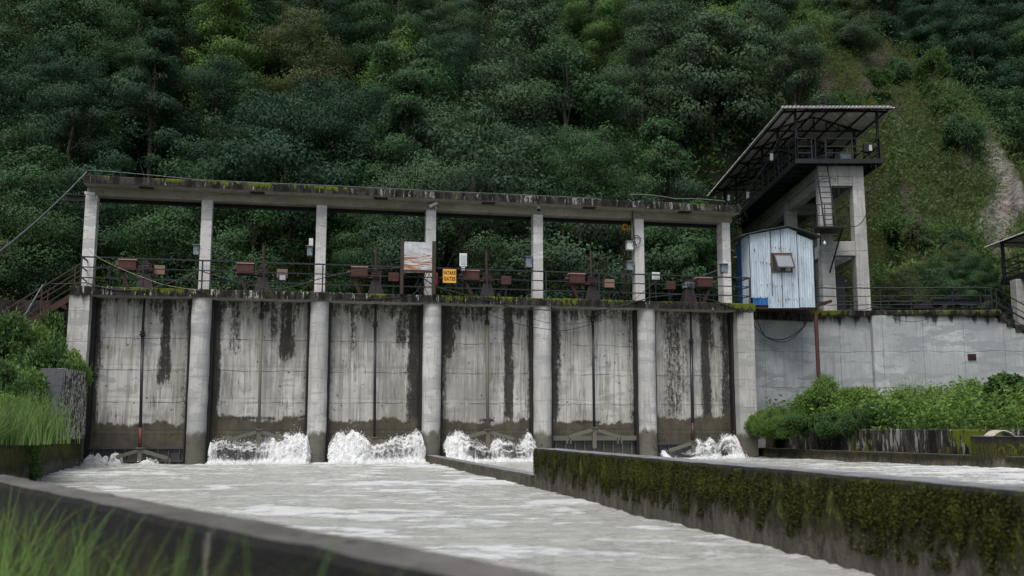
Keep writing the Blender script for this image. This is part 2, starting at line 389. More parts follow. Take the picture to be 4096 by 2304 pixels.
M['frame_wood'] = metal('brown_window_wood', (.11,.065,.045), .4, .7, (.05,.03,.022), 8)
M['window_glass'] = plain('pale_window_glass', (.26,.29,.32), .08, .8, var=.1, sc_=2)
M['inside'] = plain('dark_interior', (.03,.03,.028), .9)
M['bulb'] = plain('white_bulb', (.85,.85,.83), .25, var=.03)
def rustpanel():
    t = NT('rusty_white_panel'); P = t.sep()
    c = t.mix(t.rng(t.noise((3,3,3),5),.3,.7), (.42,.46,.50), (.62,.66,.68))
    n = t.noise((1.6,1.6,26),5,.65); lo = t.rng(P[2], .38, -.15, -.04, .06)
    r = t.rng(t.math('ADD', n, lo), .53, .57)
    edge = t.rng(t.math('ABSOLUTE', P[0]), .62, .50)
    c = t.mix(t.math('MULTIPLY', r, edge), c, t.mix(t.noise((20,20,20),3), (.22,.08,.03), (.40,.20,.10)))
    c = t.mix(t.rng(t.noise((8,8,8),5,.7,(4,4,4)),.60,.66), c, (.20,.10,.06))
    return t.fin(t.pbr(c,.6,spec=.3))
M['rustpanel'] = rustpanel()
def buttmat():
    t = NT('stained_masonry'); n = t.noise((9,9,2.2),6,.75); v = t.vor((5,5,9))
    c = t.mix(t.rng(t.math('ADD', n, t.math('MULTIPLY', v, .25)), .62,.68), (.012,.012,.010), (.50,.49,.45))
    c = t.mix(t.rng(t.noise((4,4,4),4),.58,.66), c, (.03,.035,.012))
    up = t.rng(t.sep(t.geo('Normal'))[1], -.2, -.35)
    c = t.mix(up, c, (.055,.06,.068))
    return t.fin(t.pbr(c,.8,t.bump(t.math('ADD',n,v),.9,.05),spec=.3))
M['buttress'] = buttmat()
LEAF = {
 'dark': leafmat('dark_green_leaves', (.032,.076,.040)),
 'blue': leafmat('bluish_green_leaves', (.060,.108,.060)),
 'mid': leafmat('mid_green_leaves', (.050,.108,.046)),
 'pale': leafmat('pale_silvery_leaves', (.16,.26,.15)),
 'bright': leafmat('bright_yellow_green_leaves', (.11,.20,.055)),
 'olive': leafmat('olive_leaves', (.090,.118,.052)),
 'bush': leafmat('fresh_bush_leaves', (.115,.20,.045), .55, .3),
 'shrub': leafmat('deep_bush_leaves', (.062,.125,.036), .55, .3),
 'grass': leafmat('grass_blades', (.085,.150,.040), .55, .3),
 'moss': leafmat('moss_cushions', (.098,.108,.014), .85, .15),
 'fggrass': leafmat('foreground_grass_blades', (.10,.18,.045), .5, .4),
 'hillgrass': leafmat('hill_grass', (.070,.112,.034), .65, .3),
}
t = NT('bark'); M['bark'] = t.fin(t.pbr(t.mix(t.noise((3,3,.8),5,.7), (.022,.019,.014), (.085,.075,.06)), .9, spec=.2))

# ================================================================== TERRAIN
def azel(px, py):
    d = ray(px, py); return d[0]/d[1], d[2]/d[1]
_rid = [azel(*p) for p in ((3380,-260),(3440,-60),(3500,120),(3600,185),(3700,250),(3780,340),(3850,400),(3930,485),(4000,560),(4050,640),(4130,680),(4300,800),(4800,1100))]
RA = np.array([p[0] for p in _rid]); RE = np.array([p[1] for p in _rid])
def terrain(X, Y):
    X = np.asarray(X, float); Y = np.asarray(Y, float); a = X/np.maximum(Y,1)
    k = .92
    base = 5.0+k*(Y-50)
    base = np.where(Y < 50, 5.0+(Y-50)*.12, base)
    flat = sstep(.16,.20,a)*sstep(.41,.36,a)*sstep(69,64,Y); base = base*(1-flat)+flat*np.minimum(base, 5.2+.05*(Y-50))
    base = base+5.5*(fbm(X*.045+3, Y*.045, o=3, s=11)-.5)*sstep(50,75,Y)
    base = base+2.2*(fbm(X*.16, Y*.16, o=3, s=5)-.5)*sstep(48,60,Y)
    rg_ = 1-np.abs(2*fbm(a*16+Y*.02, Y*.030, o=4, s=91)-1)*2; base = base+2.6*(rg_-.4)*sstep(.27,.34,a)*sstep(52,60,Y)
    e = np.interp(a, RA, RE, left=9, right=RE[-1])
    e = e+.012*(vn(a*60, a*0, s=3)-.5)
    Yr = np.where(e < .6, (k*50-5+ZC)/np.maximum(k-e,.05), 1e4)
    zr = 5+k*(Yr-50)
    near = np.where(Y > Yr, zr-.75*(Y-Yr), np.minimum(base, 1e9))
    near = np.where((e < .6) & (Y <= Yr), np.minimum(base, ZC+e*Y+0*Y), near)
    far = -62+.98*Y+6*(fbm(X*.05, Y*.05, o=4, s=21)-.5)
    far = np.where(e < .6, far, -50)
    return np.maximum(near, far)
def to_px(X, Y, Z):
    Z = Z-ZC; dz = Y*CT+Z*ST; return 2048+F*X/dz, 1152-F*(-Y*ST+Z*CT)/dz
na, ny = 420, 300
aa = np.linspace(-.85, 1.05, na); yy = 44*np.exp(np.linspace(0, math.log(260/44.), ny))
A_, Y_ = np.meshgrid(aa, yy, indexing='ij'); X_ = A_*Y_; Z_ = terrain(X_, Y_)
PX, PY = to_px(X_, Y_, Z_)
def segdist(px, py, pts):
    d = np.full(px.shape, 1e9)
    for (x0,y0,w0),(x1,y1,w1) in zip(pts[:-1], pts[1:]):
        t = np.clip(((px-x0)*(x1-x0)+(py-y0)*(y1-y0))/((x1-x0)**2+(y1-y0)**2), 0, 1)
        q = np.hypot(px-x0-t*(x1-x0), py-y0-t*(y1-y0))/(w0+t*(w1-w0)); d = np.minimum(d, q)
    return d
E_ = np.interp(A_, RA, RE, left=9)
onnear = ((Z_-ZC)/Y_ <= E_+.004) & (Y_ < 105)
def forest_edge(py): return np.interp(py, [-300,0,300,420,700,1200], [2900,2990,3090,3150,3330,3420])
grassmask = sstep(-60, 60, PX-forest_edge(PY)+120*(fbm(PX*.006,PY*.006,o=3)-.5))*onnear
scar = segdist(PX+30*(fbm(PX*.02,PY*.02,s=4)-.5)*2, PY, [(3935,500,10),(3965,600,34),(4010,700,55),(4040,800,62),(3990,900,62),(4010,985,50)])
rock = sstep(1.15, .9, scar+.9*(fbm(PX*.035,PY*.02,o=4,s=14)-.5))*onnear
rb = 0*rock
BROWN = ([(3480,175,30),(3510,260,44),(3470,350,28)],[(3290,320,30),(3330,400,26)],[(3540,690,18),(3640,800,34),(3680,900,22)],[(3430,735,24),(3500,770,18)],[(3700,640,16),(3820,760,24)],[(3580,430,26),(3610,520,20)],[(3690,980,22),(3730,1015,14)],[(3250,610,18),(3330,640,14)],[(3850,560,16),(3880,660,20)])
def brown(px, py):
    q = 0*px
    for pts in BROWN: q = np.maximum(q, sstep(1.6,.5, segdist(px, py, pts)+2.2*(fbm(px*.02,py*.02,s=9)-.5)))
    return q
rb = brown(PX, PY)
rb = rb*onnear
t = NT('hillside_ground')
n1 = t.noise((.5,.5,.5),6,.7); n2 = t.noise((3,3,3),6,.75)
floor = t.mix(t.rng(n2,.35,.65), (.010,.016,.008), (.028,.036,.014))
gr = t.mix(t.rng(n2,.3,.7), (.030,.045,.012), (.085,.105,.028)); gr = t.mix(t.rng(n1,.50,.68), gr, (.050,.050,.020))
rk = t.mix(t.rng(t.noise((1.2,1.2,4),6,.75),.35,.65), (.14,.13,.115), (.42,.40,.36))
rk2 = t.mix(t.rng(t.noise((2,2,8),6,.75),.35,.65), (.045,.038,.026), (.13,.12,.095))
c = t.mix(t.attr('grass'), floor, gr); c = t.mix(t.attr('brown'), c, rk2); c = t.mix(t.attr('rock'), c, rk)
hill_m = t.fin(t.pbr(c, .9, t.bump(t.math('ADD', n2, n1),1.,.5), spec=.15))
hill = link('hillside', gridmesh('hillside', X_, Y_, Z_, hill_m, True, {'grass': grassmask, 'rock': rock, 'brown': rb})); struct(hill)
g = MB(); g.sheet([[(-400,-60,-1.2),(-400,900,-1.2)],[(400,-60,-1.2),(400,900,-1.2)]])
struct(g.build('ground', plain('damp_ground', (.06,.055,.04), .9, .2)))

# ================================================================== LEAF GEOMETRY
def quads(C, D, Lg, Wd, rng, flat=.0, N=None):
    n = len(C); D = D/np.maximum(np.linalg.norm(D,axis=1,keepdims=True),1e-6)
    r = rng.normal(size=(n,3)); r[:,2] *= (1-flat)
    if N is not None: r = N+r*.55
    Sd = np.cross(D, r); Sd /= np.maximum(np.linalg.norm(Sd,axis=1,keepdims=True),1e-6)
    Lg = np.asarray(Lg).reshape(-1,1); Wd = np.asarray(Wd).reshape(-1,1)
    V = np.stack([C, C+D*Lg*.5+Sd*Wd*.5, C+D*Lg, C+D*Lg*.5-Sd*Wd*.5], 1).reshape(-1,3)
    Q = np.arange(4*n).reshape(-1,4); return V, Q
def lobes(rng, Rr, H, n, form):
    P = []; 
    while len(P) < n:
        th = rng.uniform(0, 2*math.pi); h = rng.uniform(0, 1)
        if form == 'round': w = math.sqrt(max(0, 1-(h*1.25-.35)**2))
        elif form == 'cone': w = (1-h)**.75*1.05+.08
        elif form == 'tiers': w = (.35+.65*abs(math.sin(h*3*math.pi+.6)))*(1-h*.55)
        else: w = math.sqrt(max(0,1-(h*.95)**2))
        rr = Rr*w*rng.uniform(.35, 1.0)**.6
        s = Rr*rng.uniform(.15,.42)*(1-.25*h)
        P.append((math.cos(th)*rr*.85, math.sin(th)*rr*.85, H*(.16+.76*h), s))
    return P
def crown_mesh(name, seed, Rr, H, nl, nleaf, leaf, form='round'):
    rng = np.random.default_rng(seed); P = lobes(rng, Rr, H, nl, form)
    s = np.array([p[3] for p in P]); cnt = (nleaf*s**2/np.sum(s**2)).astype(int)
    C, D, T, NN = [], [], [], []
    for p, m in zip(P, cnt):
        d = rng.normal(size=(m,3)); d[:,2] = d[:,2]*.8+.35; d /= np.linalg.norm(d,axis=1,keepdims=True)
        lump = .66+.75*fbm(d[:,0]*2.2+p[0], d[:,1]*2.2+p[1], d[:,2]*2.2+p[2], o=2, s=seed)-.12
        rr = p[3]*lump*(1.12-.50*rng.uniform(0,1,m)**2.0+.10*rng.normal(size=m))
        c = np.array(p[:3])+d*rr[:,None]*np.array([1.05,1.05,.76])
        C.append(c); q = rng.normal(size=(m,3)); dd = q-d*np.sum(q*d,1,keepdims=True)*.8; dd[:,2] -= .3; D.append(dd); gg = c-np.array([0,0,H*.42]); gg = gg/np.array([Rr,Rr,H*.5]); NN.append(d*.85+gg*.45)
        T.append(np.clip(rng.uniform(0,1,size=m)*.42+.30*(d[:,2]+.2)+.22*(rr/p[3]-.75)+rng.uniform(-.10,.16), 0, 1))  # tint also paints in shade: inner leaves and undersides darker, tops lighter
    C = np.concatenate(C); D = np.concatenate(D); T = np.concatenate(T); n = len(C)
    NN = np.concatenate(NN); NN /= np.linalg.norm(NN,axis=1,keepdims=True); V, Q = quads(C, D, leaf*rng.uniform(.7,1.5,n), leaf*.6*rng.uniform(.7,1.3,n), rng, 0, NN)
    me = npmesh(name, V, Q, LEAF['mid'], False, {'tint': np.repeat(T,4), 'nrm': np.repeat(NN,4,0)}); return me, P
def trunk_mesh(name, seed, H, P, r=.15):
    rng = random.Random(seed); mb = MB(); pts = []; x = y = 0
    for i in range(7):
        pts.append((x, y, H*.82*i/6)); x += rng.uniform(-.25,.25); y += rng.uniform(-.25,.25)
    mb.tube(pts, [r*(1-.85*i/6)+.02 for i in range(7)], 7)
    for p in P[:14]:
        zb = max(.1*H, p[2]-.25*H); i = min(5, int(zb/(H*.82)*6)); b = Vector(pts[i]); e = Vector(p[:3])
        m = (b+e)/2+Vector((0,0,-.2)); mb.tube([b, m, e], [r*.35, r*.22, r*.08], 5, cap=False)
    mb.build  # noqa
    me = bpy.data.meshes.new(name); me.from_pydata(mb.v, [], mb.f); me.materials.append(M['bark']); return me

FORMS = [('round',4.1,9.5),('tiers',3.8,11.),('round',4.8,9.),('dome',4.3,8.5),('cone',3.0,12.),('tiers',4.4,10.),('round',3.4,10.5),('dome',3.8,9.5)]
FW = {'round':'round-crowned','tiers':'layered','dome':'broad','cone':'tall narrow'}
VAR = []; LSZ = [.12,.15,.19,.125,.14,.17,.115,.21]
for i, (fm, Rr, H) in enumerate(FORMS):
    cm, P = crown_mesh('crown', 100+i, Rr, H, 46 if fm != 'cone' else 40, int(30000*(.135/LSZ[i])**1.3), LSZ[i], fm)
    VAR.append((fm, cm, trunk_mesh('trunk', 200+i, H, P)))
protos = []
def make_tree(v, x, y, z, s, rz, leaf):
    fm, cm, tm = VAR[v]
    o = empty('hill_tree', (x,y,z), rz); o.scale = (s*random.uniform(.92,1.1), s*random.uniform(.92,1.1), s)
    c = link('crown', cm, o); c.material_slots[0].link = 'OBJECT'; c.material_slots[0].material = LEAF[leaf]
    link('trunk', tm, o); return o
CW = {'dark':'dark green','blue':'bluish green','mid':'mid green','pale':'pale silvery','bright':'bright green','olive':'olive green'}
rng = np.random.default_rng(5)
trees = []
y = 51.0; row = 0
while y < 108:
    sp = 5.2+.02*(y-50); x = -.60*y-3+rng.uniform(0,sp)
    while x < .60*y+4:
        xx, yy_ = x+rng.uniform(-1.4,1.4), y+rng.uniform(-1.3,1.3); zz = float(terrain(xx, yy_)); px, py = to_px(xx, yy_, zz)
        fe = float(forest_edge(py)); keep = px < fe-40; s = rng.uniform(.78,1.18)
        if not keep and px < 3480 and py < 330: keep = rng.uniform() < .34; s *= .62
        if .17 < xx/yy_ < .37 and yy_ < 65: keep = False
        if keep:
            n = float(fbm(xx*.07, yy_*.07, o=2, s=31)); q = rng.uniform()
            lf = 'blue' if n < .42 else ('mid' if n < .58 else 'dark')
            if q < .10: lf = 'olive'
            if q > .94 and y > 62: lf = 'bright'
            if px < 1700 and py < 420 and rng.uniform() < .3: lf = 'mid'
            if px > 1500 and rng.uniform() < .2: lf = 'blue'
            trees.append([int(rng.integers(0,8)), xx, yy_, zz-.6, s, rng.uniform(0,6.28), lf])
        x += sp*rng.uniform(.85,1.2)
    y += 4.3 if y < 80 else 5.2; row += 1
for px, py, Y, v, s, lf in ((700,150,88,0,1.15,'pale'),(790,330,80,3,.8,'pale'),(1760,240,92,2,1.0,'pale'),(1840,300,90,3,.8,'pale'),(2870,260,78,4,1.25,'bright'),
                            (2900,430,72,1,.9,'bright'),(140,420,74,1,1.0,'olive'),(1150,330,80,6,.8,'bright'),(2660,400,72,5,1.0,'blue'),(2640,900,54,2,.8,'blue'),(2330,800,56,0,.8,'mid')):
    p = atY(px, py, Y); zz = float(terrain(p.x, Y)); trees.append([v, p.x, Y, zz-.5, s, px*.01, lf])
for i in range(420):                    # dark wood on the far slope behind the spur
    a = rng.uniform(.33,.60); Y = rng.uniform(84,150); X = a*Y; zz = float(terrain(X, Y)); e = float(np.interp(a, RA, RE))
    if (zz+8-ZC)/Y < e or e > .6 or (zz-ZC)/Y > .47: continue
    if min([9]+[math.hypot(X-q[1], Y-q[2]) for q in trees if q[2] > 84 and q[1]/q[2] > .3]) < 4.6: continue
    trees.append([int(rng.integers(0,8)), X, Y, zz-.5, rng.uniform(.8,1.1), rng.uniform(0,6.28), 'dark' if i % 3 else 'mid'])
for i in range(26):                    # small trees over the foot of the grassy spur
    px = rng.uniform(3490,3930); py = 0; Y = rng.uniform(50,54); p = atY(px, 1150, Y); zz = float(terrain(p.x, Y))
    trees.append([int(rng.integers(0,8)), p.x, Y, zz-.4, rng.uniform(.25,.42), rng.uniform(0,6.28), ('mid','blue','olive')[i % 3]])
LM = [(0,'left of the roof slab'),(330,'over the left end pillar'),(800,'over the second pillar'),(1270,'over the third pillar'),(1710,'over the rusty panel pillar'),
      (2140,'over the fifth pillar'),(2540,'over the chain hoist pillar'),(2900,'over the right end pillar'),(3180,'over the tower roof'),(3560,'right of the tower'),(3900,'above the grey landslip')]
recs = []
for v, x, yv, z, s, rz, lf in trees:
    H = FORMS[v][2]*s; px, py = to_px(x, yv, z+H*.6)
    if px < -260 or px > 4350 or py < -330 or py > 1230: continue
    o = make_tree(v, x, yv, z, s, rz, lf)
    lm = min(LM, key=lambda q: abs(q[0]-px))[1]
    zone = 'in the top forest row' if py < 60 else 'high on the slope' if py < 260 else 'midway up the slope' if py < 470 else 'just above the roof slab' if py < 740 else 'low behind the pillars' if py < 980 else 'at the slope foot'
    recs.append((o, f"{CW[lf]} {FW[FORMS[v][0]]} tree", f"{zone} {lm}", px))
grp = {}
for r in recs: grp.setdefault((r[1], r[2]), []).append(r)
ORD = ['leftmost','second from left','third from left','fourth from left','fifth from left','sixth from left']
for (a, b), rs in grp.items():
    rs.sort(key=lambda r: r[3])
    for i, r in enumerate(rs):
        pre = '' if len(rs) == 1 else (('left ' if i == 0 else 'right ') if len(rs) == 2 else ORD[min(i,5)]+' ')
        lb_ = pre+a+' '+b; lb_ = lb_ if len(lb_.split()) <= 16 else lb_.replace('in the top forest row','top row').replace('just above the roof slab','above slab'); tag(r[0], ' '.join(lb_.split()[:16]), 'tree', 'trees on the hillside')
print('TREES', len(recs))

# undergrowth and grasses: leaf masses nobody could count
def scatter(name, mat, n, region, lo, hi, wd, label, cat, up=.8, seed=1, per=10, spread=.5):
    rng = np.random.default_rng(seed); X, Y = region(rng, n); Z = terrain(X, Y)
    C = np.repeat(np.stack([X,Y,Z],-1), per, 0); m = len(C); C = C+rng.normal(size=(m,3))*np.array([spread,spread,spread*.35])
    D = rng.normal(size=(m,3)); D[:,2] = np.abs(D[:,2])*.5+up; k = np.repeat(np.clip(.5+2.2*(fbm(X*.13,Y*.13,o=4,s=77)-.5)+rng.uniform(-.2,.2,len(X)),0,1), per)
    V, Q = quads(C, D, rng.uniform(lo,hi,m), rng.uniform(.7,1.3,m)*wd, rng)
    T = np.clip(k*.6+rng.uniform(0,.4,m),0,1)
    o = link(name, npmesh(name, V, Q, mat, False, {'tint': np.repeat(T,4), 'nrm': np.tile([[0,-.45,.8]],(4*len(T),1))})); tag(o, label, cat, kind='stuff'); return o
def reg_grass(rng, n):
    X = []; Y = []
    while len(X) < n:
        a = rng.uniform(.16,.60,n*3); y = rng.uniform(50,112,n*3); x = a*y; z = terrain(x,y); px, py = to_px(x,y,z); e = np.interp(a, RA, RE, left=9)
        gm = (px > forest_edge(py)-120+160*(fbm(px*.006,py*.006,o=3)-.5)) & ((z-ZC)/y < e+.004) & (px < 4300) & (py > -160)
        sc_ = segdist(px, py, [(3935,500,10),(3965,600,34),(4010,700,55),(4040,800,62),(3990,900,62),(4010,985,50)])
        sc_ = sc_+.9*(fbm(px*.035,py*.02,o=4,s=14)-.5)
        bare = (sc_ < 1.0) | (brown(px, py) > rng.uniform(.2,1.2,n*3)) | ((fbm(px*.011, py*.007, o=4, s=40) > .57) & (rng.uniform(size=n*3) < .8))
        k = np.where(gm & ~bare)[0]; X += list(x[k]); Y += list(y[k])
    return np.array(X[:n]), np.array(Y[:n])
scatter('hillside_grass', LEAF['hillgrass'], 14000, reg_grass, .22, .6, .055, 'long yellow-green grass covering the steep spur right of the tower', 'grass', .35, 3, 12, .45)
scatter('hillside_scrub', LEAF['shrub'], 6000, reg_grass, .12, .3, .11, 'low leafy scrub patches among the grass of the steep spur', 'scrub', .2, 4, 16, .55)
def reg_slope(rng, n):
    y = 64*np.exp(rng.uniform(0, math.log(2.1), n)); a = rng.uniform(-.60,.62,n); x = a*y; z = terrain(x,y); px, py = to_px(x,y,z); e = np.interp(a, RA, RE, left=9)
    k = (px < forest_edge(py)) | (y > 84) & ((z-ZC)/y > e-.03); return x[k], y[k]
scatter('forest_floor', LEAF['dark'], 9000, reg_slope, .25, .6, .16, 'dark leafy ground cover between the forest trees', 'ground cover', .25, 6, 12, .9)
def reg_floor(rng, n):
    y = rng.uniform(47.5, 72, n); a = rng.uniform(-.62, .60, n); k = (a < .22) | (y < 53); return (a*y)[k], y[k]
scatter('undergrowth', LEAF['shrub'], 13000, reg_floor, .2, .5, .16, 'bright green undergrowth at the foot of the forest behind the pillars', 'undergrowth', .3, 5, 14, .6)

# ================================================================== WATER
def water_mat():
    t = NT('milky_river_water'); g = t.attr('foam')
    n1 = t.noise((1.3,2.6,1),6,.7); n2 = t.noise((6,13,1),6,.75); n3 = t.noise((18,40,1),3,.7)
    base = t.mix(t.rng(n1,.35,.65), (.42,.435,.40), (.54,.555,.52))
    f = t.math('ADD', g, t.math('ADD', t.math('MULTIPLY', t.math('SUBTRACT', n2,.5), 1.5), t.math('MULTIPLY', t.math('SUBTRACT', n3,.5), .7)))
    ff = t.rng(f, .58, 1.02)
    c = t.mix(ff, base, (.74,.765,.76))
    n4 = t.noise((2.5,9,1),5,.7,(4,4,0)); h = t.math('ADD', t.math('ADD', n2, t.math('MULTIPLY', n4, .9)), t.math('ADD', t.math('MULTIPLY', n3, .4), t.math('MULTIPLY', ff, .5)))
    return t.fin(t.pbr(c, t.rng(ff,0,1,.14,.6), t.bump(h,.8,.08), spec=.5))
WM = water_mat()
def wave(X, Y, amp):
    wx = X+.8*fbm(X*.4,Y*.4,o=2,s=50); wy = Y+.8*fbm(X*.4+9,Y*.4,o=2,s=51)
    a = 1-np.abs(2*fbm(wx*.42, wy*.95, o=4, s=52)-1)*2.2
    b = 1-np.abs(2*fbm(wx*1.7, wy*3.2, o=3, s=57)-1)*2.0
    c = fbm(X*.3, Y*.35, o=3, s=60)
    d_ = fbm(X*3.4, Y*7.5, o=3, s=71)-.5
    return amp*(.55*a+.28*b+.5*(c-.5)+.35*d_), a, b, c
xs = np.arange(-17, 5.2, .075); ys = np.concatenate([np.arange(1.5, 14, .06), np.arange(14, 37.9, .085)])
X_, Y_ = np.meshgrid(xs, ys, indexing='ij')
vv = -(X_-OX)*EY+(Y_-OY)*EX; u_ = (X_-OX)*EX+(Y_-OY)*EY
amp = .065+.07*sstep(-9,-1,vv)-.018*sstep(.5,3,X_-.21*(22-Y_))
Z_, a, b, c = wave(X_, Y_, amp)
foam = .08+.62*sstep(.45,.98,a)+.22*sstep(.3,.9,b)+.9*(c-.5)
foam += .62*sstep(-2.2,-.2,vv)*sstep(3.9,4.9,u_)
foam += .30*np.exp(-((vv+5.5)/2.5)**2)
foam += .22*sstep(-20,-10,-np.hypot(X_+1.5,Y_-18)*1.6)  # swirl in mid pool
foam -= .25*sstep(.5,3.5,X_-.21*(22-Y_))*sstep(24,12,Y_)
okm = vv < .75; Z_ = np.where(okm, Z_-.03, -.5)
pool = struct(link('water', gridmesh('water', X_, Y_, Z_, WM, True, {'foam': foam})))
# right channel
DL = [(-2.85,38.6),(.72,22.9),(3.9,9.0),(5.2,2.5)]                # left bank line = divider centre
def lineX(pts, Y):
    ys_ = np.array([p[1] for p in pts][::-1]); xs_ = np.array([p[0] for p in pts][::-1]); return np.interp(Y, ys_, xs_)
LG = [(9.95,40.9),(11.7,36.0),(13.4,32.0),(15.2,28.0),(19.5,18.0),(25,5)]
ys = np.arange(2.6, 41.3, .085); tt = np.linspace(0,1,230)
T_, Y_ = np.meshgrid(tt, ys, indexing='ij')
XL = lineX(DL, Y_)+.05; XR = lineX(LG, Y_)+.12; X_ = XL+(XR-XL)*T_
vv = -(X_-OX)*EY+(Y_-OY)*EX
Z_, a, b, c = wave(X_, Y_, .06+.05*sstep(36,24,Y_)*T_)
Z_ = Z_+.12*T_+.0
Z_ = np.where(vv < .75, Z_, -.5)
foam = .15+.4*sstep(.35,.95,a)+.2*sstep(.3,.9,b)+.5*(c-.5)+.5*sstep(-1.8,-.2,vv)+.55*sstep(38,30,Y_)*sstep(.35,.9,T_)
struct(link('channel_water', gridmesh('channel_water', X_, Y_, Z_, WM, True, {'foam': foam})))

def foam_mat(name, alpha=True):
    t = NT(name); n = t.noise((7,7,2.2),6,.75); n2 = t.noise((26,26,9),4,.7)
    c = t.mix(t.rng(n2,.3,.6), (.80,.83,.84), (.93,.95,.95))
    vm = t.n('ShaderNodeVectorMath', operation='MULTIPLY_ADD'); t.L(t.geo(), vm.inputs[0]); vm.inputs[1].default_value = (.55,)*3; vm.inputs[2].default_value = (-.08,-.5,.62); vn_ = t.n('ShaderNodeVectorMath', operation='NORMALIZE'); t.L(vm.outputs[0], vn_.inputs[0])
    p = t.pbr(c, .7, vn_.outputs[0], spec=.2)
    tl = t.n('ShaderNodeBsdfTranslucent'); tl.inputs[0].default_value = (.93,.96,.97,1); mm = t.n('ShaderNodeMixShader'); mm.inputs[0].default_value = .4; t.L(p, mm.inputs[1]); t.L(tl.outputs[0], mm.inputs[2]); p = mm.outputs[0]
    if not alpha: return t.fin(p)
    tr = t.n('ShaderNodeBsdfTransparent'); m = t.n('ShaderNodeMixShader')
    k = t.math('ADD', t.math('MULTIPLY', t.noise((9,9,2.2),6,.8,(3,3,0)), .6), t.math('MULTIPLY', t.noise((20,20,7),4,.8,(1,3,0)), .4))
    k = t.math('ADD', k, t.attr('solid'))
    t.L(t.rng(k,.40,.66), m.inputs[0]); t.L(tr.outputs[0], m.inputs[1]); t.L(p, m.inputs[2]); return t.fin(m.outputs[0])
FM, FD = foam_mat('rushing_foam'), foam_mat('foam_spray', False)
ico_v, ico_f = None, None
def ico():
    global ico_v, ico_f
    import bmesh
    bm = bmesh.new(); bmesh.ops.create_icosphere(bm, subdivisions=1, radius=1); ico_v = np.array([v.co[:] for v in bm.verts]); ico_f = np.array([[v.index for v in f.verts] for f in bm.faces]); bm.free()
ico()
def foamfall(prof, solid, label, seed, zb=0., parent=None):
    """prof: pixel crest points; built as an arcing torn sheet plus froth lumps and drops, in the gate-line frame"""
    rng = np.random.default_rng(seed); pr = [S(px, py, .4) for px, py in prof]
    us = np.array([p[0] for p in pr]); hs = np.array([p[1] for p in pr]); u0, u1 = us[0], us[-1]; um = (u0+u1)/2
    root = empty('water_spout', SW(um, 0, zb), PH, label, 'water spout', 'water spouts bursting under the gates')
    layers = [(.96,.10,-.14),(.92,.0,-.06),(.80,-.12,-.04),(.62,-.28,-.06)]
    for li, (hk, dv, so) in enumerate(layers):
        nu = max(10, int((u1-u0)/.022)); nt = 64
        U, T = np.meshgrid(np.linspace(u0,u1,nu), np.linspace(0,1,nt), indexing='ij')
        Hh = (np.interp(U, us, hs)-zb)*hk; j = .34*(fbm(U*3.2,U*0+li*9,o=4,s=seed)-.5)+.22*(fbm(U*11,U*0,o=3,s=seed+5)-.5)
        Hh = np.maximum(.05, Hh*(1+j))
        Zr = Hh*np.where(T < .28, 1-.0*T, 1-((T-.28)/.72)**1.7); Zr = Hh*(1-np.clip((T-.12)/.88,0,1)**1.9)
        Vr = .62+dv-.15-.85*T**.8*(.6+.6*Hh)
        d1 = fbm(U*3,T*3*Hh+7,o=5,s=seed+1)-.5; d2 = fbm(U*6,T*3,U*0,o=4,s=seed+2,g=.55)-.5
        Vr = Vr-d1*.45-d2*.22; Zr = Zr+d2*.26*(1-T)+.02; Ur = U+(fbm(U*4,T*6,o=3,s=seed+3)-.5)*.2
        sol = so+.0+.55*np.interp(U, np.linspace(u0,u1,len(solid)), solid)+.10*(fbm(U*9,T*.8,o=3,s=seed+li)-.5)-.28*sstep(.14,0,T)+.12*sstep(.05,.2,T)*sstep(.5,.3,T)+.22*sstep(.82,1,T)
        me = gridmesh('foam_sheet', Ur-um, Vr, Zr, FM, True, {'solid': sol}); link('foam_sheet', me, root)
    n = int(1100*(u1-u0)); U = rng.uniform(u0,u1,n); Hh = np.interp(U, us, hs)-zb; k = rng.uniform(size=n)
    crest = k < .6
    Zr = np.where(crest, Hh*rng.normal(.86,.12,n), np.abs(rng.normal(0,.09,n))); Vr = np.where(crest, rng.normal(.35,.12,n), rng.normal(-.75,.25,n))
    r = np.where(rng.uniform(size=n) < .85, rng.uniform(.003,.009,n), rng.uniform(.009,.018,n)); r = np.where((~crest), r*1.25, r)
    B = ico_v[None]*(1+.5*(rng.uniform(size=(n,12,1))-.5))*r[:,None,None]*np.array([1,1,1.3])+np.stack([U-um,Vr,np.maximum(Zr,.0)],-1)[:,None,:]
    Fq = (ico_f[None]+12*np.arange(n)[:,None,None]).reshape(-1,3)
    link('froth', npmesh('froth', B.reshape(-1,3), Fq, FD, True), root)
    return root
foamfall([(838,1800),(846,1768),(904,1751),(935,1765),(1010,1768),(1050,1750),(1108,1746),(1155,1742),(1196,1724),(1226,1748),(1243,1800)], [.05,-.12,-.10,-.06,.22,.12,.2], 'white water spout with dark gaps bursting under the second gate', 1)
foamfall([(1314,1785),(1341,1736),(1410,1726),(1450,1738),(1486,1772),(1530,1764),(1574,1752),(1610,1745),(1650,1742),(1684,1728),(1692,1780)], [.14,.22,.2,.02,.0,.05,.16], 'high churning white water spout under the third gate', 2)
foamfall([(1774,1785),(1789,1742),(1841,1731),(1885,1760),(1952,1777),(1981,1751),(2040,1766),(2068,1777),(2110,1734),(2132,1770)], [.25,.18,-.06,-.08,.1,-.1,.0,.05], 'white water spout behind the low mossy spur wall', 3)
foamfall([(2740,1815),(2775,1790),(2787,1752),(2810,1775),(2837,1750),(2862,1796),(2886,1736),(2905,1745),(2930,1737),(2949,1805)], [-.10,.0,.0,-.10,.05,.05], 'two pointed white water jets beside the right end pier', 4, .08)
foamfall([(2645,1822),(2652,1803),(2662,1806),(2670,1824)], [.3,.3], 'tiny white water jet at the left side of the sixth gate', 5, .05)
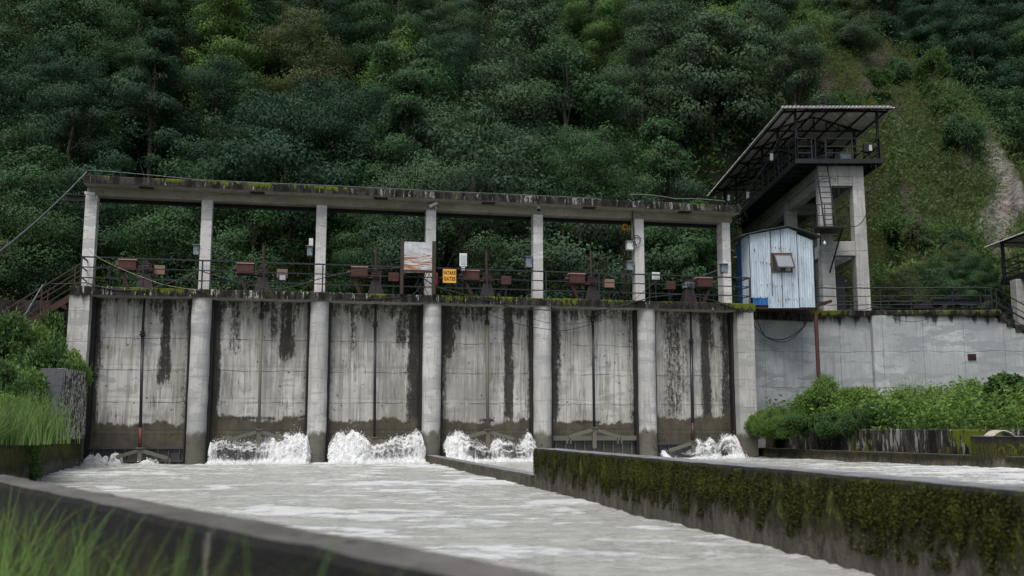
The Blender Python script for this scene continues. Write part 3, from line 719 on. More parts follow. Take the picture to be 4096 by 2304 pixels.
foamfall([(352,1850),(362,1812),(378,1830),(398,1815),(412,1840),(428,1825),(436,1856)], [.2,.15,.2], 'small white water jets at the left foot of the first gate', 6)
foamfall([(446,1845),(456,1812),(480,1820),(486,1856)], [.2,.2], 'narrow white water jet under the left arm of the first gate', 7)
foamfall([(568,1856),(596,1838),(605,1846),(620,1840),(634,1858)], [.2,.2], 'low white splash under the right arm of the first gate', 8)

# ================================================================== INTAKE STRUCTURE (gate-line frame)
ZD = 6.32
PU = [.30, 4.42, 8.68, 12.93, 17.27, 21.55, 25.66]               # pier centres along the line
SU = [2.38, 6.55, 10.77, 15.10, 19.38, 23.52]                    # gate stems
hw = empty('intake_structure', SW(13,0,0), PH, 'long concrete intake barrage with rounded piers, deck and open pillar frame above', 'intake structure')
def L0(mb, name, mat, parent=hw, cx=13., **kw):                    # parts given in (u,v,z) -> local to hw
    mb.v = [(x-cx, y, z) for x, y, z in mb.v]; return mb.build(name, mat, parent, **kw)
# deck slab, with slightly uneven front edge
def uneven_slab(u0, u1, v0, v1, z0, z1, seed, amp=.018, n=150):
    us = np.linspace(u0, u1, n); mb = MB(); rows = []
    for i, u in enumerate(us):
        q = lambda k: float(fbm(np.array(u*1.7), np.array(k*3.3), o=4, s=seed)-.5)*2*amp
        a = q(1); rows.append([(u,v0+.03+a,z0+.0),(u,v0+a,z0+.03),(u,v0+q(2)*1.2,z1-.03+q(3)),(u,v0+.03+q(2),z1+q(3)),(u,v1,z1),(u,v1,z0),(u,v0+.03+a,z0)])
    mb.sheet(rows); b = len(rows)*7
    mb.f.append(tuple(range(0,6))[::-1]); mb.m.append(0); mb.f.append(tuple(range(b-7,b-1))); mb.m.append(0); return mb
L0(uneven_slab(-.05, 26.08, 0, 2.75, 6.01, ZD, 3), 'deck', M['deck'])
L0(uneven_slab(.10, 25.75, .38, 2.3, 10.16, 10.46, 9, .014), 'roof_slab', M['slab'])
mb = MB(); mb.box(.12, 25.62, 1.0, 1.46, 9.84, 10.158); L0(mb, 'roof_beam', M['beam'], bevel=.012)
mb = MB(); mb.box(.12, 25.62, 1.98, 2.25, 9.84, 10.158); L0(mb, 'roof_beam', M['beam'], bevel=.012)
mb = MB(); mb.box(-.75, 25.6, 1.52, 1.70, 9.72, 9.745); mb.box(-.75, 25.6, 1.60, 1.62, 9.745, 9.93); mb.box(-.75, 25.6, 1.52, 1.70, 9.93, 9.955)
L0(mb, 'monorail_beam', M['steel'])
for u in (2.25, 6.25, 10.9, 15.15, 19.3, 23.4, 12.6):
    if u == 12.6: continue
    mb = MB(); mb.box(u-.26, u+.26, .52, .84, 10.125, 10.162); L0(mb, 'roof_slot', M['inside'])
for i, u in enumerate(PU):                                       # pillars above the deck
    c_ = u-.02 if i < 6 else u-.27; mb = MB(); w_ = .20 if i else .21
    q = [(c_-w_,1.0),(c_+w_,1.0),(c_+w_,1.44),(c_-w_,1.44)]
    if i == 6: q = [(c_-.22,1.0),(c_+.14,1.0),(c_+.14,1.6),(c_-.22,1.6)]
    mb.hexa([(x,y,ZD-.02) for x,y in q], [(x,y,9.86) for x,y in q]); L0(mb, 'pillar', M['column'], bevel=.02)
for i, u in enumerate(PU):                                       # round-nosed piers
    w_ = .345 if i < 6 else .30
    if i == 0: prof = [(u-.36,.06),(u+.32,.06),(u+.32,3.),(u-.36,3.)]
    elif i == 6: prof = [(u-.34,.10),(u+.36,.06),(u+.36,3.),(u-.34,3.)]
    else: prof = [(u+w_*math.cos(a), .42+.36*math.sin(a)) for a in np.linspace(math.pi, 2*math.pi, 15)]+[(u+w_,3.),(u-w_,3.)]
    mb = MB(); zs = np.linspace(-1.0, 6.005, 60); n = len(prof); rows = []
    for z in zs:
        rows.append([(x+.012*(float(vn(x*4,z*2.1,s=i))-.5)*2, y+.02*(float(fbm(np.array(x*3),np.array(z*1.6),o=3,s=i+3))-.5)*2, z) for x, y in prof+[prof[0]]])
    mb.sheet([[r[k] for k in range(n,-1,-1)] for r in rows]); L0(mb, 'pier', M['pier'] if 0 < i < 6 else M['pier_end'], smooth=(0 < i < 6))
# breast walls between the piers with their stain maps
STAIN = [ # (centre fraction, width, z bottom, strength) per bay
 [(.02,.06,.6,1.),(.10,.05,3.,.5),(.73,.055,2.9,.95),(.70,.10,5.2,.6),(.97,.04,1.2,.55),(.5,.03,5,.4)],
 [(.03,.06,.9,1.1),(.24,.05,4.,.65),(.62,.06,4.6,.7),(.76,.07,3.8,.95),(.72,.05,2.2,.35),(.97,.03,2,.5),(.42,.08,5.3,.5)],
 [(.93,.075,1.5,1.),(.97,.04,1,.9),(.27,.03,4.,.6),(.78,.06,4.4,.75),(.86,.05,4.9,.7),(.04,.03,1.5,.4),(.48,.1,5.2,.5)],
 [(.06,.10,4.,.95),(.03,.05,1.3,.7),(.16,.08,5.,.8),(.745,.05,1.6,1.),(.72,.06,4.6,.6),(.97,.03,1.2,.6),(.45,.08,5.3,.5)],
 [(.04,.06,1.5,1.05),(.08,.06,3.4,.7),(.96,.035,1.2,.55),(.5,.05,4.9,.35)],
 [(.27,.10,1.7,.66),(.38,.08,2.4,.5),(.67,.055,1.5,1.02),(.70,.09,4.3,.8),(.93,.06,.9,.85),(.16,.05,4,.4)]]
for b in range(6):
    u0 = PU[b]+.33; u1 = PU[b+1]-.33; zb = .62 if b != 4 else 1.0
    U, Z = np.meshgrid(np.linspace(u0,u1,110), np.linspace(zb,6.01,150), indexing='ij'); f = (U-u0)/(u1-u0); s_ = np.zeros_like(U)
    for c_, w_, zl, k in STAIN[b]:
        wob = .03*(fbm(Z*1.4, Z*0+c_*9, o=3, s=b)-.5); ww = w_*(.9+.7*fbm(Z*.9+5, Z*0+c_*7, o=3, s=b))
        s_ = np.maximum(s_, k*np.exp(-((f-c_-wob)/ww)**4)*sstep(zl-.45, zl+.35, Z+.3*(fbm(U*6,Z*.1,o=2,s=b)-.5)))
    s_ = np.maximum(s_, .70*sstep(5.25,5.95,Z+.9*(fbm(U*2.2,U*0,o=4,s=b+9)-.5)))
    if b == 3: s_ = np.maximum(s_, .9*np.exp(-((f-.10)/.10)**2-((Z-4.05)/.10)**2))
    if b == 4: s_ = np.maximum(s_, .9*np.exp(-((f-.99)/.09)**2)*sstep(2.2,1.9,Z)*sstep(1.2,1.7,Z))
    edge = .28*(np.exp(-f/.05)+np.exp(-(1-f)/.05)); wz = (1.42,1.66,1.56,1.60,1.52,1.70)[b]
    wet = sstep(wz+.16, wz-.16, Z-.9*edge-.40*(fbm(U*.9,U*0,o=3,s=b+4)-.5)-.35*(fbm(U*6,Z*3,o=4,s=b+6,g=.7)-.5))
    s_ = np.maximum(s_, .85*np.exp(-((Z-wz-edge*.6)/.10)**2)*sstep(.45,.7,fbm(U*1.6,Z*0,o=4,s=b+40)))
    V = .86+.03*(fbm(U*.8,Z*.6,o=4,s=b+20)-.5)-.04*sstep(.0,.06,f)*sstep(1,.94,f)
    for zz in np.arange(1.2, 6, 1.17): V = V+.012*np.exp(-((Z-zz-.06*(fbm(U*1.3,U*0,s=5)-.5))/.025)**2)
    me = gridmesh('breast_wall', U-13, V, Z, M['wall'], True, {'stain': s_, 'wet': wet}); link('breast_wall', me, hw)
    for uu in (u0+.055, u1-.055):
        mb = MB(); mb.box(uu-.055, uu+.055, .55, .84, -.5, 5.99); L0(mb, 'guide_channel', M['steel'])
        mb = MB(); mb.box(uu-.03, uu-.015, .50, .56, -.5, 5.99); L0(mb, 'guide_channel', M['steel_rust'])
    mb = MB(); mb.box(u0, u1, 1.3, 1.5, -1, 6.0); L0(mb, 'rear_wall', M['inside'])

# gates: leaf, ribs, lifting arms, strut, stem with coupling
GN = ['first','second','third','fourth','fifth','sixth']
apexpx = [(560,1797),(1036,1722),(1498,1754),(1951,1722),(2377,1714),(2772,1769)]
stemlab = ['closed dark steel sluice gate with long arms above calm water, leftmost bay','sluice gate half sunk in white foam with pale stem, second bay from left','sluice gate hidden in high foam with one slanted arm showing, third bay','sluice gate with pale grey-green stem in the bay behind the spur wall',
 'sluice gate with a raised full-width top beam, fifth bay from left','sluice gate with glossy black stem leaning in the rightmost bay']
for b in range(6):
    u = SU[b]; u0, u1 = PU[b]+.40, PU[b+1]-.40; ax, az_ = S(*apexpx[b], .12)
    o = empty('sluice_gate', SW(u,.6,0), PH, stemlab[b], 'sluice gate', 'sluice gates of the intake')
    def P(mb, name, mat, par=o, **kw):
        mb.v = [(x-u, y-.6, z) for x, y, z in mb.v]; return mb.build(name, mat, par, **kw)
    zt = {0:.66,4:.98}.get(b, .74); mb = MB(); mb.box(u0-.05,u1+.05,.80,.86,-.5,zt)
    P(mb, 'leaf', M['gate'])
    mb = MB()
    for k in range(9):
        x = u0+(u1-u0)*(k+.5)/9; mb.box(x-.02,x+.02,.70,.80,-.4,zt-.12)
    mb.box(u0,u1,.69,.80,.1,.16)
    if b == 4: mb.box(u0-.1,u1+.1,.60,.80,zt-.16,zt+.02)
    else: mb.box(u0,u1,.70,.80,zt-.1,zt)
    P(mb, 'rib', M['arm'] if b == 4 else M['gate'])
    L_ = 1.02 if b else .95
    for sgn in (-1,1):
        mb = MB(); mb.bar((ax,.12,az_-.03),(ax+sgn*L_,.12,az_-.33),.13,.12); P(mb, 'lifting_arm', M['arm'])
        mb = MB(); mb.box(ax+sgn*L_-.09,ax+sgn*L_-.05,.08,.18,az_-.58,az_-.31); mb.box(ax+sgn*L_+.05,ax+sgn*L_+.09,.08,.18,az_-.58,az_-.31); P(mb, 'lug', M['arm'])
    mb = MB(); mb.box(ax-.07,ax+.07,.06,.18,min(zt-.05,az_-.75),az_+.02); P(mb, 'strut', M['arm'])
    mb = MB(); mb.box(ax-.12,ax+.12,.0,.26,az_+.022,az_+.06); P(mb, 'apex_plate', M['arm'])
    zc_ = S(0, [1337,1267,1300,1292,1277,1367][b], .62); zc_ = S(u*0+[567,1042,1500,1947,2372,2765][b], [1337,1267,1300,1292,1277,1367][b], .62)[1]
    low = {0:'stem',1:'stem_grey',2:'stem',3:'stem_grey',4:'stem',5:'stem'}[b]
    mb = MB(); mb.tube([(u,.62,5.99),(u,.62,zc_)], .045, 10); P(mb, 'stem', M['stem'], smooth=True)
    mb = MB(); mb.tube([(u,.62,zc_),((u+ax)/2,.37,(zc_+az_)/2),(ax,.12,az_+.05)], .055 if b not in (5,3) else .065, 10); P(mb, 'stem', M[low], smooth=True)
    mb = MB(); mb.lathe((u,.62,zc_), [(.06,-.12),(.065,-.1),(.07,-.05),(.12,-.045),(.12,.0),(.075,.005),(.075,.06),(.11,.065),(.10,.10),(.05,.12)]); P(mb, 'coupling', M['stem'], smooth=False)
    if b in (0,5):
        mb = MB(); zf = az_+.75; f = (zf-az_)/(zc_-az_); mb.tube([(ax+(u-ax)*f,.12+.5*f,zf),(ax,.12,az_+.06)], .062 if b == 0 else .072, 10); P(mb, 'stem_foot', M['stem_red'] if b == 0 else M['steel_rust'], smooth=True)

# ------------------------------------------------------------------ hoists on the deck
hcol = ['dark rusty hoist with red-brown cover at the left end of the deck','hoist with red-brown cover and tall screw above the second gate','hoist with dark conical pedestal just left of the rusty panel','hoist with rusty sloping cover right of the orange sign',
 'hoist with open-ended red cover and tall screw above the fifth gate','mirrored hoist with grey-topped pedestal above the sixth gate']
screw = [7.45,8.15,8.2,8.25,8.4,6.95]
for b in range(6):
    u = SU[b]; s = -1 if b < 5 else 1
    o = empty('gate_hoist', SW(u,.75,ZD), PH, hcol[b], 'gate hoist', 'gate hoists along the deck'); z = 0
    mb = MB(); mb.hexa([(-.30,-.22,.05),(.30,-.22,.05),(.30,.3,.05),(-.30,.3,.05)],[(-.15,-.12,.66),(.15,-.12,.66),(.15,.2,.66),(-.15,.2,.66)]); mb.box(-.38,.38,-.28,.36,0,.05)
    mb.build('pedestal', M['pedestal'], o, bevel=.01)
    mb = MB(); mb.box(-.20,.20,-.16,.24,.66,.93); mb.box(-.13,.13,-.22,-.158,.70,.88); mb.build('gearbox', M['cover'] if b != 5 else M['panelbox'], o, bevel=.015)
    mb = MB(); x0, x1 = (s*.95, s*.33) if s < 0 else (.33, .95)
    mb.box(x0,x1,-.26,.22,.70,1.06); mb.build('motor_cover', M['cover'], o, bevel=.01)
    mb = MB(); mb.hexa([(x0-.02,-.29,1.06),(x1+.02,-.29,1.06),(x1+.02,.25,1.06),(x0-.02,.25,1.06)],[(x0+.02,-.08,1.17),(x1-.02,-.08,1.17),(x1-.02,.06,1.17),(x0+.02,.06,1.17)]); mb.build('cover_lid', M['cover_top'], o)
    mb = MB(); mb.box(x0,x1+(.15 if s<0 else 0),-.2,.16,.66,.715); mb.bar((s*.86,-.1,.66),(s*.58,-.1,.03),.09,.12); mb.bar((s*.86,.12,.66),(s*.58,.12,.03),.09,.12); mb.build('support_arm', M['steel_rust'], o)
    mb = MB(); mb.tube([(0,.04,.93),(0,.04,screw[b]-ZD)], .055, 8); mb.build('screw', M['steel_rust'], o)
    mb = MB(); xm_ = x0-.02 if s < 0 else x1+.02; xe2 = xm_+(-.10 if s < 0 else .10); mb.tube([(xm_,-.02,.88),(xe2,-.02,.88)], .10, 12); mb.tube([(xe2,-.02,.88),(xe2+(-.03 if s<0 else .03),-.02,.88)], .06, 10); mb.build('motor', M['pedestal'], o)
    mb = MB(); mb.tube([(.0+.17*math.cos(a),-.27,.80+.17*math.sin(a)) for a in np.linspace(0,2*math.pi,17)], .012, 5, cap=False); mb.bar((-.17,-.27,.80),(.17,-.27,.80),.018); mb.bar((0,-.27,.63),(0,-.27,.97),.018); mb.tube([(0,-.27,.80),(0,-.2,.80)],.03,6); mb.build('handwheel', M['steel'], o)
    mb = MB()
    for bx in (-.33,-.12,.12,.33): mb.tube([(bx,-.24,.05),(bx,-.24,.09)], .018, 6)
    mb.build('bolts', M['steel'], o); mb = MB(); mb.box(-.24,.24,-.18,.26,.93,.95); mb.box(-.09,.09,-.06,.14,.95,1.02); mb.build('gearbox_lid', M['steel_rust'], o)
    cx = -s*.70+(.12 if b in (3,4) else 0)
    if b == 0: cx = .42
    mb = MB(); mb.box(cx-.20,cx+.20,.15,.35,.62,.96); mb.build('control_box', M['cover_top'] if b in (1,4,0) else M['cover'], o, bevel=.01)
    mb = MB(); mb.box(cx-.03,cx+.03,.25,.29,0,.62); mb.build('box_post', M['steel'], o)
    if b == 0:
        mb = MB(); mb.box(-.12,.10,-.2,-.16,.70,.9); mb.build('gauge', M['panelbox'], o)

# ------------------------------------------------------------------ railings
def railing(label, pts, posts, hs=(1.06,.69,.31), w=.035, name='deck_railing', base=(0,0,0), top=.05):
    o = empty(name, pts[0], 0, label, 'railing'); b0 = Vector(pts[0])
    for a, b in zip(pts[:-1], pts[1:]):
        for k, h in enumerate(hs):
            mb = MB(); A = Vector(a)-b0+Vector((0,0,h)); B = Vector(b)-b0+Vector((0,0,h))
            if len(pts) < 4 and (B-A).length > 6: # slight sag so that it is not ruler straight
                P = [A+(B-A)*t+Vector((0,0,.012*math.sin(t*37+k))) for t in np.linspace(0,1,26)]; mb.tube(P, (top if k == 0 else w)*.55, 5)
            else: mb.bar(A, B, top if k == 0 else w)
            mb.build('rail', M['rail'], o)
    for p in posts:
        q = Vector(p)-b0; mb = MB(); mb.bar(q, q+Vector((0,0,hs[0])), .045, .045); mb.box(q.x-.06,q.x+.06,q.y-.06,q.y+.06,q.z,q.z+.012); mb.build('post', M['rail'], o)
    return o
zb = ZD+.004
railing('long black three-bar railing along the front edge of the intake deck', [SW(.27,1.0,zb),SW(.27,.1,zb),SW(25.9,.1,zb),SW(25.9,1.0,zb)],
        [SW(u,.1,zb) for u in (.27,2.38,4.42,6.62,8.75,10.9,15.0,17.35,19.5,21.6,23.45,25.9)])
railing('thin black railing along the rear edge of the intake deck', [SW(.7,2.62,zb),SW(25.6,2.62,zb)], [SW(u,2.62,zb) for u in np.arange(.8,25.8,2.05)])

# ------------------------------------------------------------------ things on the frame
def cctv(px, py, label, yaw, tilt=0, dome=False):
    u, z = S(px, py, .97); o = empty('security_camera', SW(u,.97,z), PH, label, 'security camera')
    if dome:
        MB().box(-.07,.07,-.10,0,.02,.14).build('housing', M['white'], o, bevel=.02)
        MB().lathe((0,-.09,-.08), [(.02,0),(.06,.02),(.07,.06),(.07,.10)]).build('lens_dome', M['cable'], o, smooth=True)
    else:
        b = MB().box(-.20,.16,-.05,.05,-.045,.055).build('housing', M['white'], o, bevel=.015); b.rotation_euler = (0,tilt,yaw); b.location = (0,-.14,0)
        b = MB().box(-.215,-.20,-.045,.045,-.04,.045).build('lens', M['cable'], o); b.rotation_euler = (0,tilt,yaw); b.location = (0,-.14,0)
        MB().tube([(.10,-.13,-.05),(.12,-.1,-.13),(.12,0,-.16)], .02, 6).build('bracket', M['white'], o)
    return o
cctv(364, 778, 'white bullet security camera at the top of the left end pillar', .2)
cctv(1731, 822, 'white tilted security camera atop the pillar behind the rusty panel', math.pi-.3, .45)
cctv(2153, 840, 'small white dome security camera high on the fifth pillar', 0, 0, True)
def ebox(px, py, w_, h_, label, v=1.1, mat='panelbox', side=-1, extra=False):
    u, z = S(px, py, v); o = empty('electric_box', SW(u,v,z-h_/2), PH, label, 'electric box', 'grey electric boxes on the pillars')
    MB().box(-w_/2,w_/2,-.14,.10,0,h_).build('cabinet', M[mat], o, bevel=.01)
    MB().box(-w_/2-.05,w_/2+.03,-.20,.12,h_+.002,h_+.022).build('rain_hood', M['panelbox'], o)
    MB().box(w_/2-.05,w_/2-.03,-.155,-.14,h_*.4,h_*.6).build('handle', M['cable'], o)
    MB().tube([(0,0,-.01),(.02,.02,-.4),(-.03,.05,-.9),(.08,.02,-1.25)], .014, 5).build('conduit', M['cable'], o)
    return o
ebox(786, 1002, .20, .36, 'grey electric box on the left side of the second pillar')
ebox(1239, 1006, .20, .36, 'grey electric box on the third pillar below a white panel')
ebox(2114, 1050, .24, .42, 'grey electric box on the left side of the fifth pillar')
ebox(2517, 984, .26, .34, 'pale meter box with dark face high on the chain hoist pillar', mat='white')
ebox(2518, 1065, .26, .34, 'lower grey electric box on the chain hoist pillar')
ebox(2894, 1074, .26, .34, 'grey electric box on the right end pillar')
o = empty('wall_lamp', SW(S(1243,975,1.05)[0],1.05,S(1243,990,1.05)[1]), PH, 'flat white panel lamp fixed above the grey box on the third pillar', 'lamp')
MB().box(-.07,.09,-.03,.03,0,.36).build('lamp_panel', M['white'], o, bevel=.02)
def flood(px, py, w_, h_, v, label, tilt=0, dark=False, name='floodlight', post=None):
    u, z = S(px, py, v); o = empty(name, SW(u,v,z), PH, label, 'floodlight')
    b = MB().box(-w_/2,w_/2,-.02,.06,-h_/2,h_/2).build('housing', M['cable'] if dark else M['white'], o, bevel=.02); b.rotation_euler = (tilt,0,0)
    k = .72; b = MB().box(-w_/2*k,w_/2*k,-.028,-.021,-h_/2*k,h_/2*k).build('lens', M['lamp_glass'], o); b.rotation_euler = (tilt,0,0)
    if post: MB().tube([(0,.05,-h_/2),(0,.05,-post)], .022, 6).build('pole', M['rail'], o)
    return o
flood(1130, 1110, .30, .27, .3, 'lit-looking white floodlight with dark rim hung on the second bay railing', 0, True, post=.35)
flood(2624, 1104, .32, .30, .3, 'square white floodlight on a pole right of the chain hoist pillar', 0, False, post=.95)
o = flood(1853, 1040, .29, .52, .35, 'tall pale street lamp head upright right of the orange sign', 0, False, 'lamp_head', post=1.25); o['category'] = 'street lamp'
MB().box(-.07,.07,.0,.08,-.40,-.26).build('neck', M['white'], o)
flood(2888, 1020, .18, .50, 1.3, 'pale green lamp head fixed behind the right end pillar', 0, False, 'lamp_head')
# rusty white panel between two wooden posts
u0, z0 = S(1614, 1090, -.02); u1, z1 = S(1728, 972, -.02)
o = empty('panel_board', SW((u0+u1)/2,.0,ZD), PH, 'large rust-streaked white metal panel between two dark wooden posts', 'panel'); hwid = (u1-u0)/2
b = MB().box(-hwid,hwid,.0,.03,-(z1-z0)/2,(z1-z0)/2).build('panel', M['rustpanel'], o); b.location = (0,-.10,(z0+z1)/2-ZD)
for s in (-1,1): MB().box(s*(hwid+.07)-.06,s*(hwid+.07)+.06,-.13,-.01,-.0,z1-ZD+.06).build('post', M['wood'], o)
MB().box(-hwid,hwid,-.112,-.101,z0-ZD+.02,z0-ZD+.10).build('bottom_rail', M['steel_rust'], o)
# INTAKE GATES sign
u0, z0 = S(1771, 1131, -.02); u1, z1 = S(1826, 1076, -.02); w2, h2 = (u1-u0)/2, (z1-z0)/2
sg = empty('warning_sign', SW((u0+u1)/2,.02,(z0+z1)/2), PH, 'square orange-yellow sign reading INTAKE GATES on the deck railing', 'sign')
MB().box(-w2-.012,w2+.012,.0,.018,-h2-.012,h2+.012).build('border', M['cover'], sg, bevel=.006)
MB().box(-w2+.012,w2-.012,-.010,-.001,-h2+.012,h2-.012).build('face', M['sign'], sg)
def text(body, size, x, y, par, w_, rx=math.pi/2):
    cu = bpy.data.curves.new('lettering', 'FONT'); cu.body = body; cu.size = size; cu.align_x = 'CENTER'; cu.align_y = 'CENTER'; cu.offset = .007; cu.extrude = .002; cu.space_character = 1.14
    cu.materials.append(M['letter']); tmp = bpy.data.objects.new('tmp', cu); COL.objects.link(tmp); bpy.context.view_layer.update(); me = bpy.data.meshes.new_from_object(tmp); bpy.data.objects.remove(tmp); me.name = 'lettering'; o = link('lettering', me, par); o.location = (x,-.0135,y); o.rotation_euler = (rx,0,0); o.scale = (w_,1,1); return o
text('INTAKE', .20, 0, h2*.42, sg, .61); text('GATES', .20, 0, -h2*.42, sg, .70)
o = empty('fire_extinguisher', SW(S(1746,1110,.6)[0],.6,S(1746,1140,.6)[1]), PH, 'narrow red plate hanging just right of the wooden panel post', 'red plate')
MB().box(-.03,.05,-.02,.02,0,.48).build('plate', M['red'], o, bevel=.01); o.name = 'red_plate'
# chain hoist
u, z = S(2497, 905, 1.61); o = empty('chain_hoist', SW(u,1.61,z), PH, 'yellow chain hoist with rusty chains hanging from the black roof rail', 'chain hoist')
MB().tube([(0,-.12,-.06),(0,.12,-.06)], .15, 16).build('drum', M['yellow'], o, bevel=.01)
MB().tube([(0,-.16,-.06),(0,-.12,-.06)], .05, 12).build('hub', M['wood'], o)
MB().tube([(-.02,0,.08),(-.05,0,.17),(-.02,0,.24),(.05,0,.22),(.04,0,.15)], .03, 6).build('hook', M['yellow'], o)
MB().box(-.10,.10,-.06,.06,.22,9.72-z).build('trolley', M['steel'], o)
mb = MB()
for x in (-.09,-.04,.03,.08): 
    for k in range(52):
        zz = -.18-k*.052; mb.box(x-.012+(.006 if k%2 else 0),x+.012,-.012,.012,zz-.045,zz)
mb.build('chain', M['chain'], o)

# ------------------------------------------------------------------ cables
def cable(pts, r, label, mat='cable', sag=0, frame='S', grp=None, name='cable'):
    W = [SW(*p) if frame == 'S' else Vector(p) for p in pts]; out = []
    for i in range(len(W)-1):
        n = 14
        for k in range(n+(i == len(W)-2)):
            t = k/n; p = W[i].lerp(W[i+1], t); sg_ = sag[i] if isinstance(sag, (list,tuple)) else sag; p.z -= sg_*4*t*(1-t); out.append(p)
    b0 = out[0].copy(); mb = MB(); mb.tube([p-b0 for p in out], r, 6); o = mb.build(name, M[mat], None, smooth=True); o.location = b0
    return tag(o, label, 'cable', grp)
def sp(px, py, v): u, z = S(px, py, v); return (u, v, z)
cable([sp(348,686,.3),(-3.6,.3,6.6),(-7,0,4.7),(-9,-.3,3.6)], .020, 'front grey guy cable running from the roof slab corner down to the left bank', 'cable_grey', [.25,.1,0])
cable([sp(346,688,.6),(-3.9,1.5,6.6),(-8,2,4.2)], .018, 'rear dark guy cable beside the grey one, roof slab corner to left bank', 'cable', [.2,.1])
cable([sp(352,680,.5),(4,.45,10.49),(9,.42,10.50),(14,.45,10.49),(19.6,.40,10.48)], .012, 'thin grey wire lying along the roof slab front edge', 'cable_grey', [-.02,.01,0,-.01])
cable([sp(2514,778,.36),sp(2700,795,.36),sp(2900,805,.36),(25.6,1.2,10.6)], .016, 'pale wire curling over the right third of the roof slab', 'cable_grey', [-.06,-.04,0])
cable([sp(2514,778,.35),sp(2532,800,.36),sp(2530,842,.9),sp(2530,880,.96),sp(2536,945,.96)], .022, 'black cable dropping from the roof slab down the chain hoist pillar', 'cable', 0)
uc, zc2 = S(2546, 961, .93); 
mb = MB(); mb.tube([(.17*math.cos(a)*(1+.06*math.sin(3*a)),-.02*math.sin(2.6*a),.20*math.sin(a*1.0)) for a in np.linspace(0, 6*math.pi, 70)], .012, 5)
o = mb.build('cable_coil', M['cable']); o.location = SW(uc,.93,zc2); o.rotation_euler = (0,0,PH); tag(o, 'round coil of black cable hung on the chain hoist pillar', 'cable coil')
cable([sp(2536,945,.94),sp(2548,985,.9),sp(2520,1020,.9)], .014, 'loose black lead between the cable coil and the meter box', 'cable', [.1,.15])
cable([sp(205,1135,0),sp(345,1130,-.02),sp(515,1160,-.04),sp(610,1152,-.04),sp(795,1083,.05)], .020, 'black cable sagging over the left deck edge below the first hoist', 'cable', [.02,.08,.03,.05])
cable([sp(800,1082,.05),sp(1080,1158,-.05),sp(1245,1125,.04),sp(1420,1085,.04),sp(1560,1075,.06)], .020, 'black cable looping along the railing of the second and third bays', 'cable', [.05,.06,-.03,-.05])
cable([sp(1560,1075,.06),sp(1650,1078,0),sp(1740,1145,-.05),sp(1830,1170,-.05),sp(1960,1200,-.05),sp(2060,1232,-.05),sp(2200,1240,-.05),sp(2420,1238,-.04),sp(2600,1190,-.04),sp(2740,1177,.02),sp(2880,1210,-.04),sp(3005,1250,-.03)], .024, 'thick black cable wandering over the mossy right half of the deck edge', 'cable', [-.05,.02,.02,.04,.03,.02,.03,.02,-.02,-.02,.05])
cable([sp(345,990,.06),sp(430,1050,.04),sp(560,1105,.04),sp(640,1135,.02),sp(800,1160,-.03)], .010, 'thin pale rope slanting across the railing of the first bay', 'rope', [.05,.02,0,.03])
cable([sp(1715,1095,.5),sp(1740,1135,.1),sp(1860,1215,-.1),sp(2050,1290,-.15),sp(2260,1322,-.1),sp(2450,1262,-.12),sp(2520,1212,-.1),sp(2665,1090,.1)], .011, 'thin black wire hanging in a long loop in front of the fourth and fifth bays', 'cable', [0,.04,.05,.06,.08,.04,0])
cable([sp(1935,1175,-.06),sp(2040,1235,-.1),sp(2170,1287,-.12),sp(2330,1292,-.12),sp(2500,1240,-.1)], .009, 'upper faint wire loop crossing the fifth pier below the deck', 'cable', [.03,.04,.06,.04])
cable([sp(1700,1095,.3),sp(1680,1150,.1),sp(1645,1182,.0),sp(1600,1188,-.02),sp(1400,1195,-.03),sp(1250,1205,-.03)], .013, 'black cable lying along the deck edge left of the rusty panel', 'cable', [-.05,.03,.02,.02,.02])
for k in range(5):
    cable([sp(1680+k*9,1092,.15+.03*k),sp(1668+k*7-14*(k%2),1140,.1),sp(1690+k*16,1182,.08)], .012, 'one of the black cables bunched under the rusty panel', 'cable', [.02*k,.12+.05*k], grp='cables bunched under the rusty panel')
cable([sp(1790,1180,.5),sp(1830,1130,.4),sp(1815,1100,.5)], .011, 'small black loop of wire behind the orange sign', 'cable', [.15,-.05])

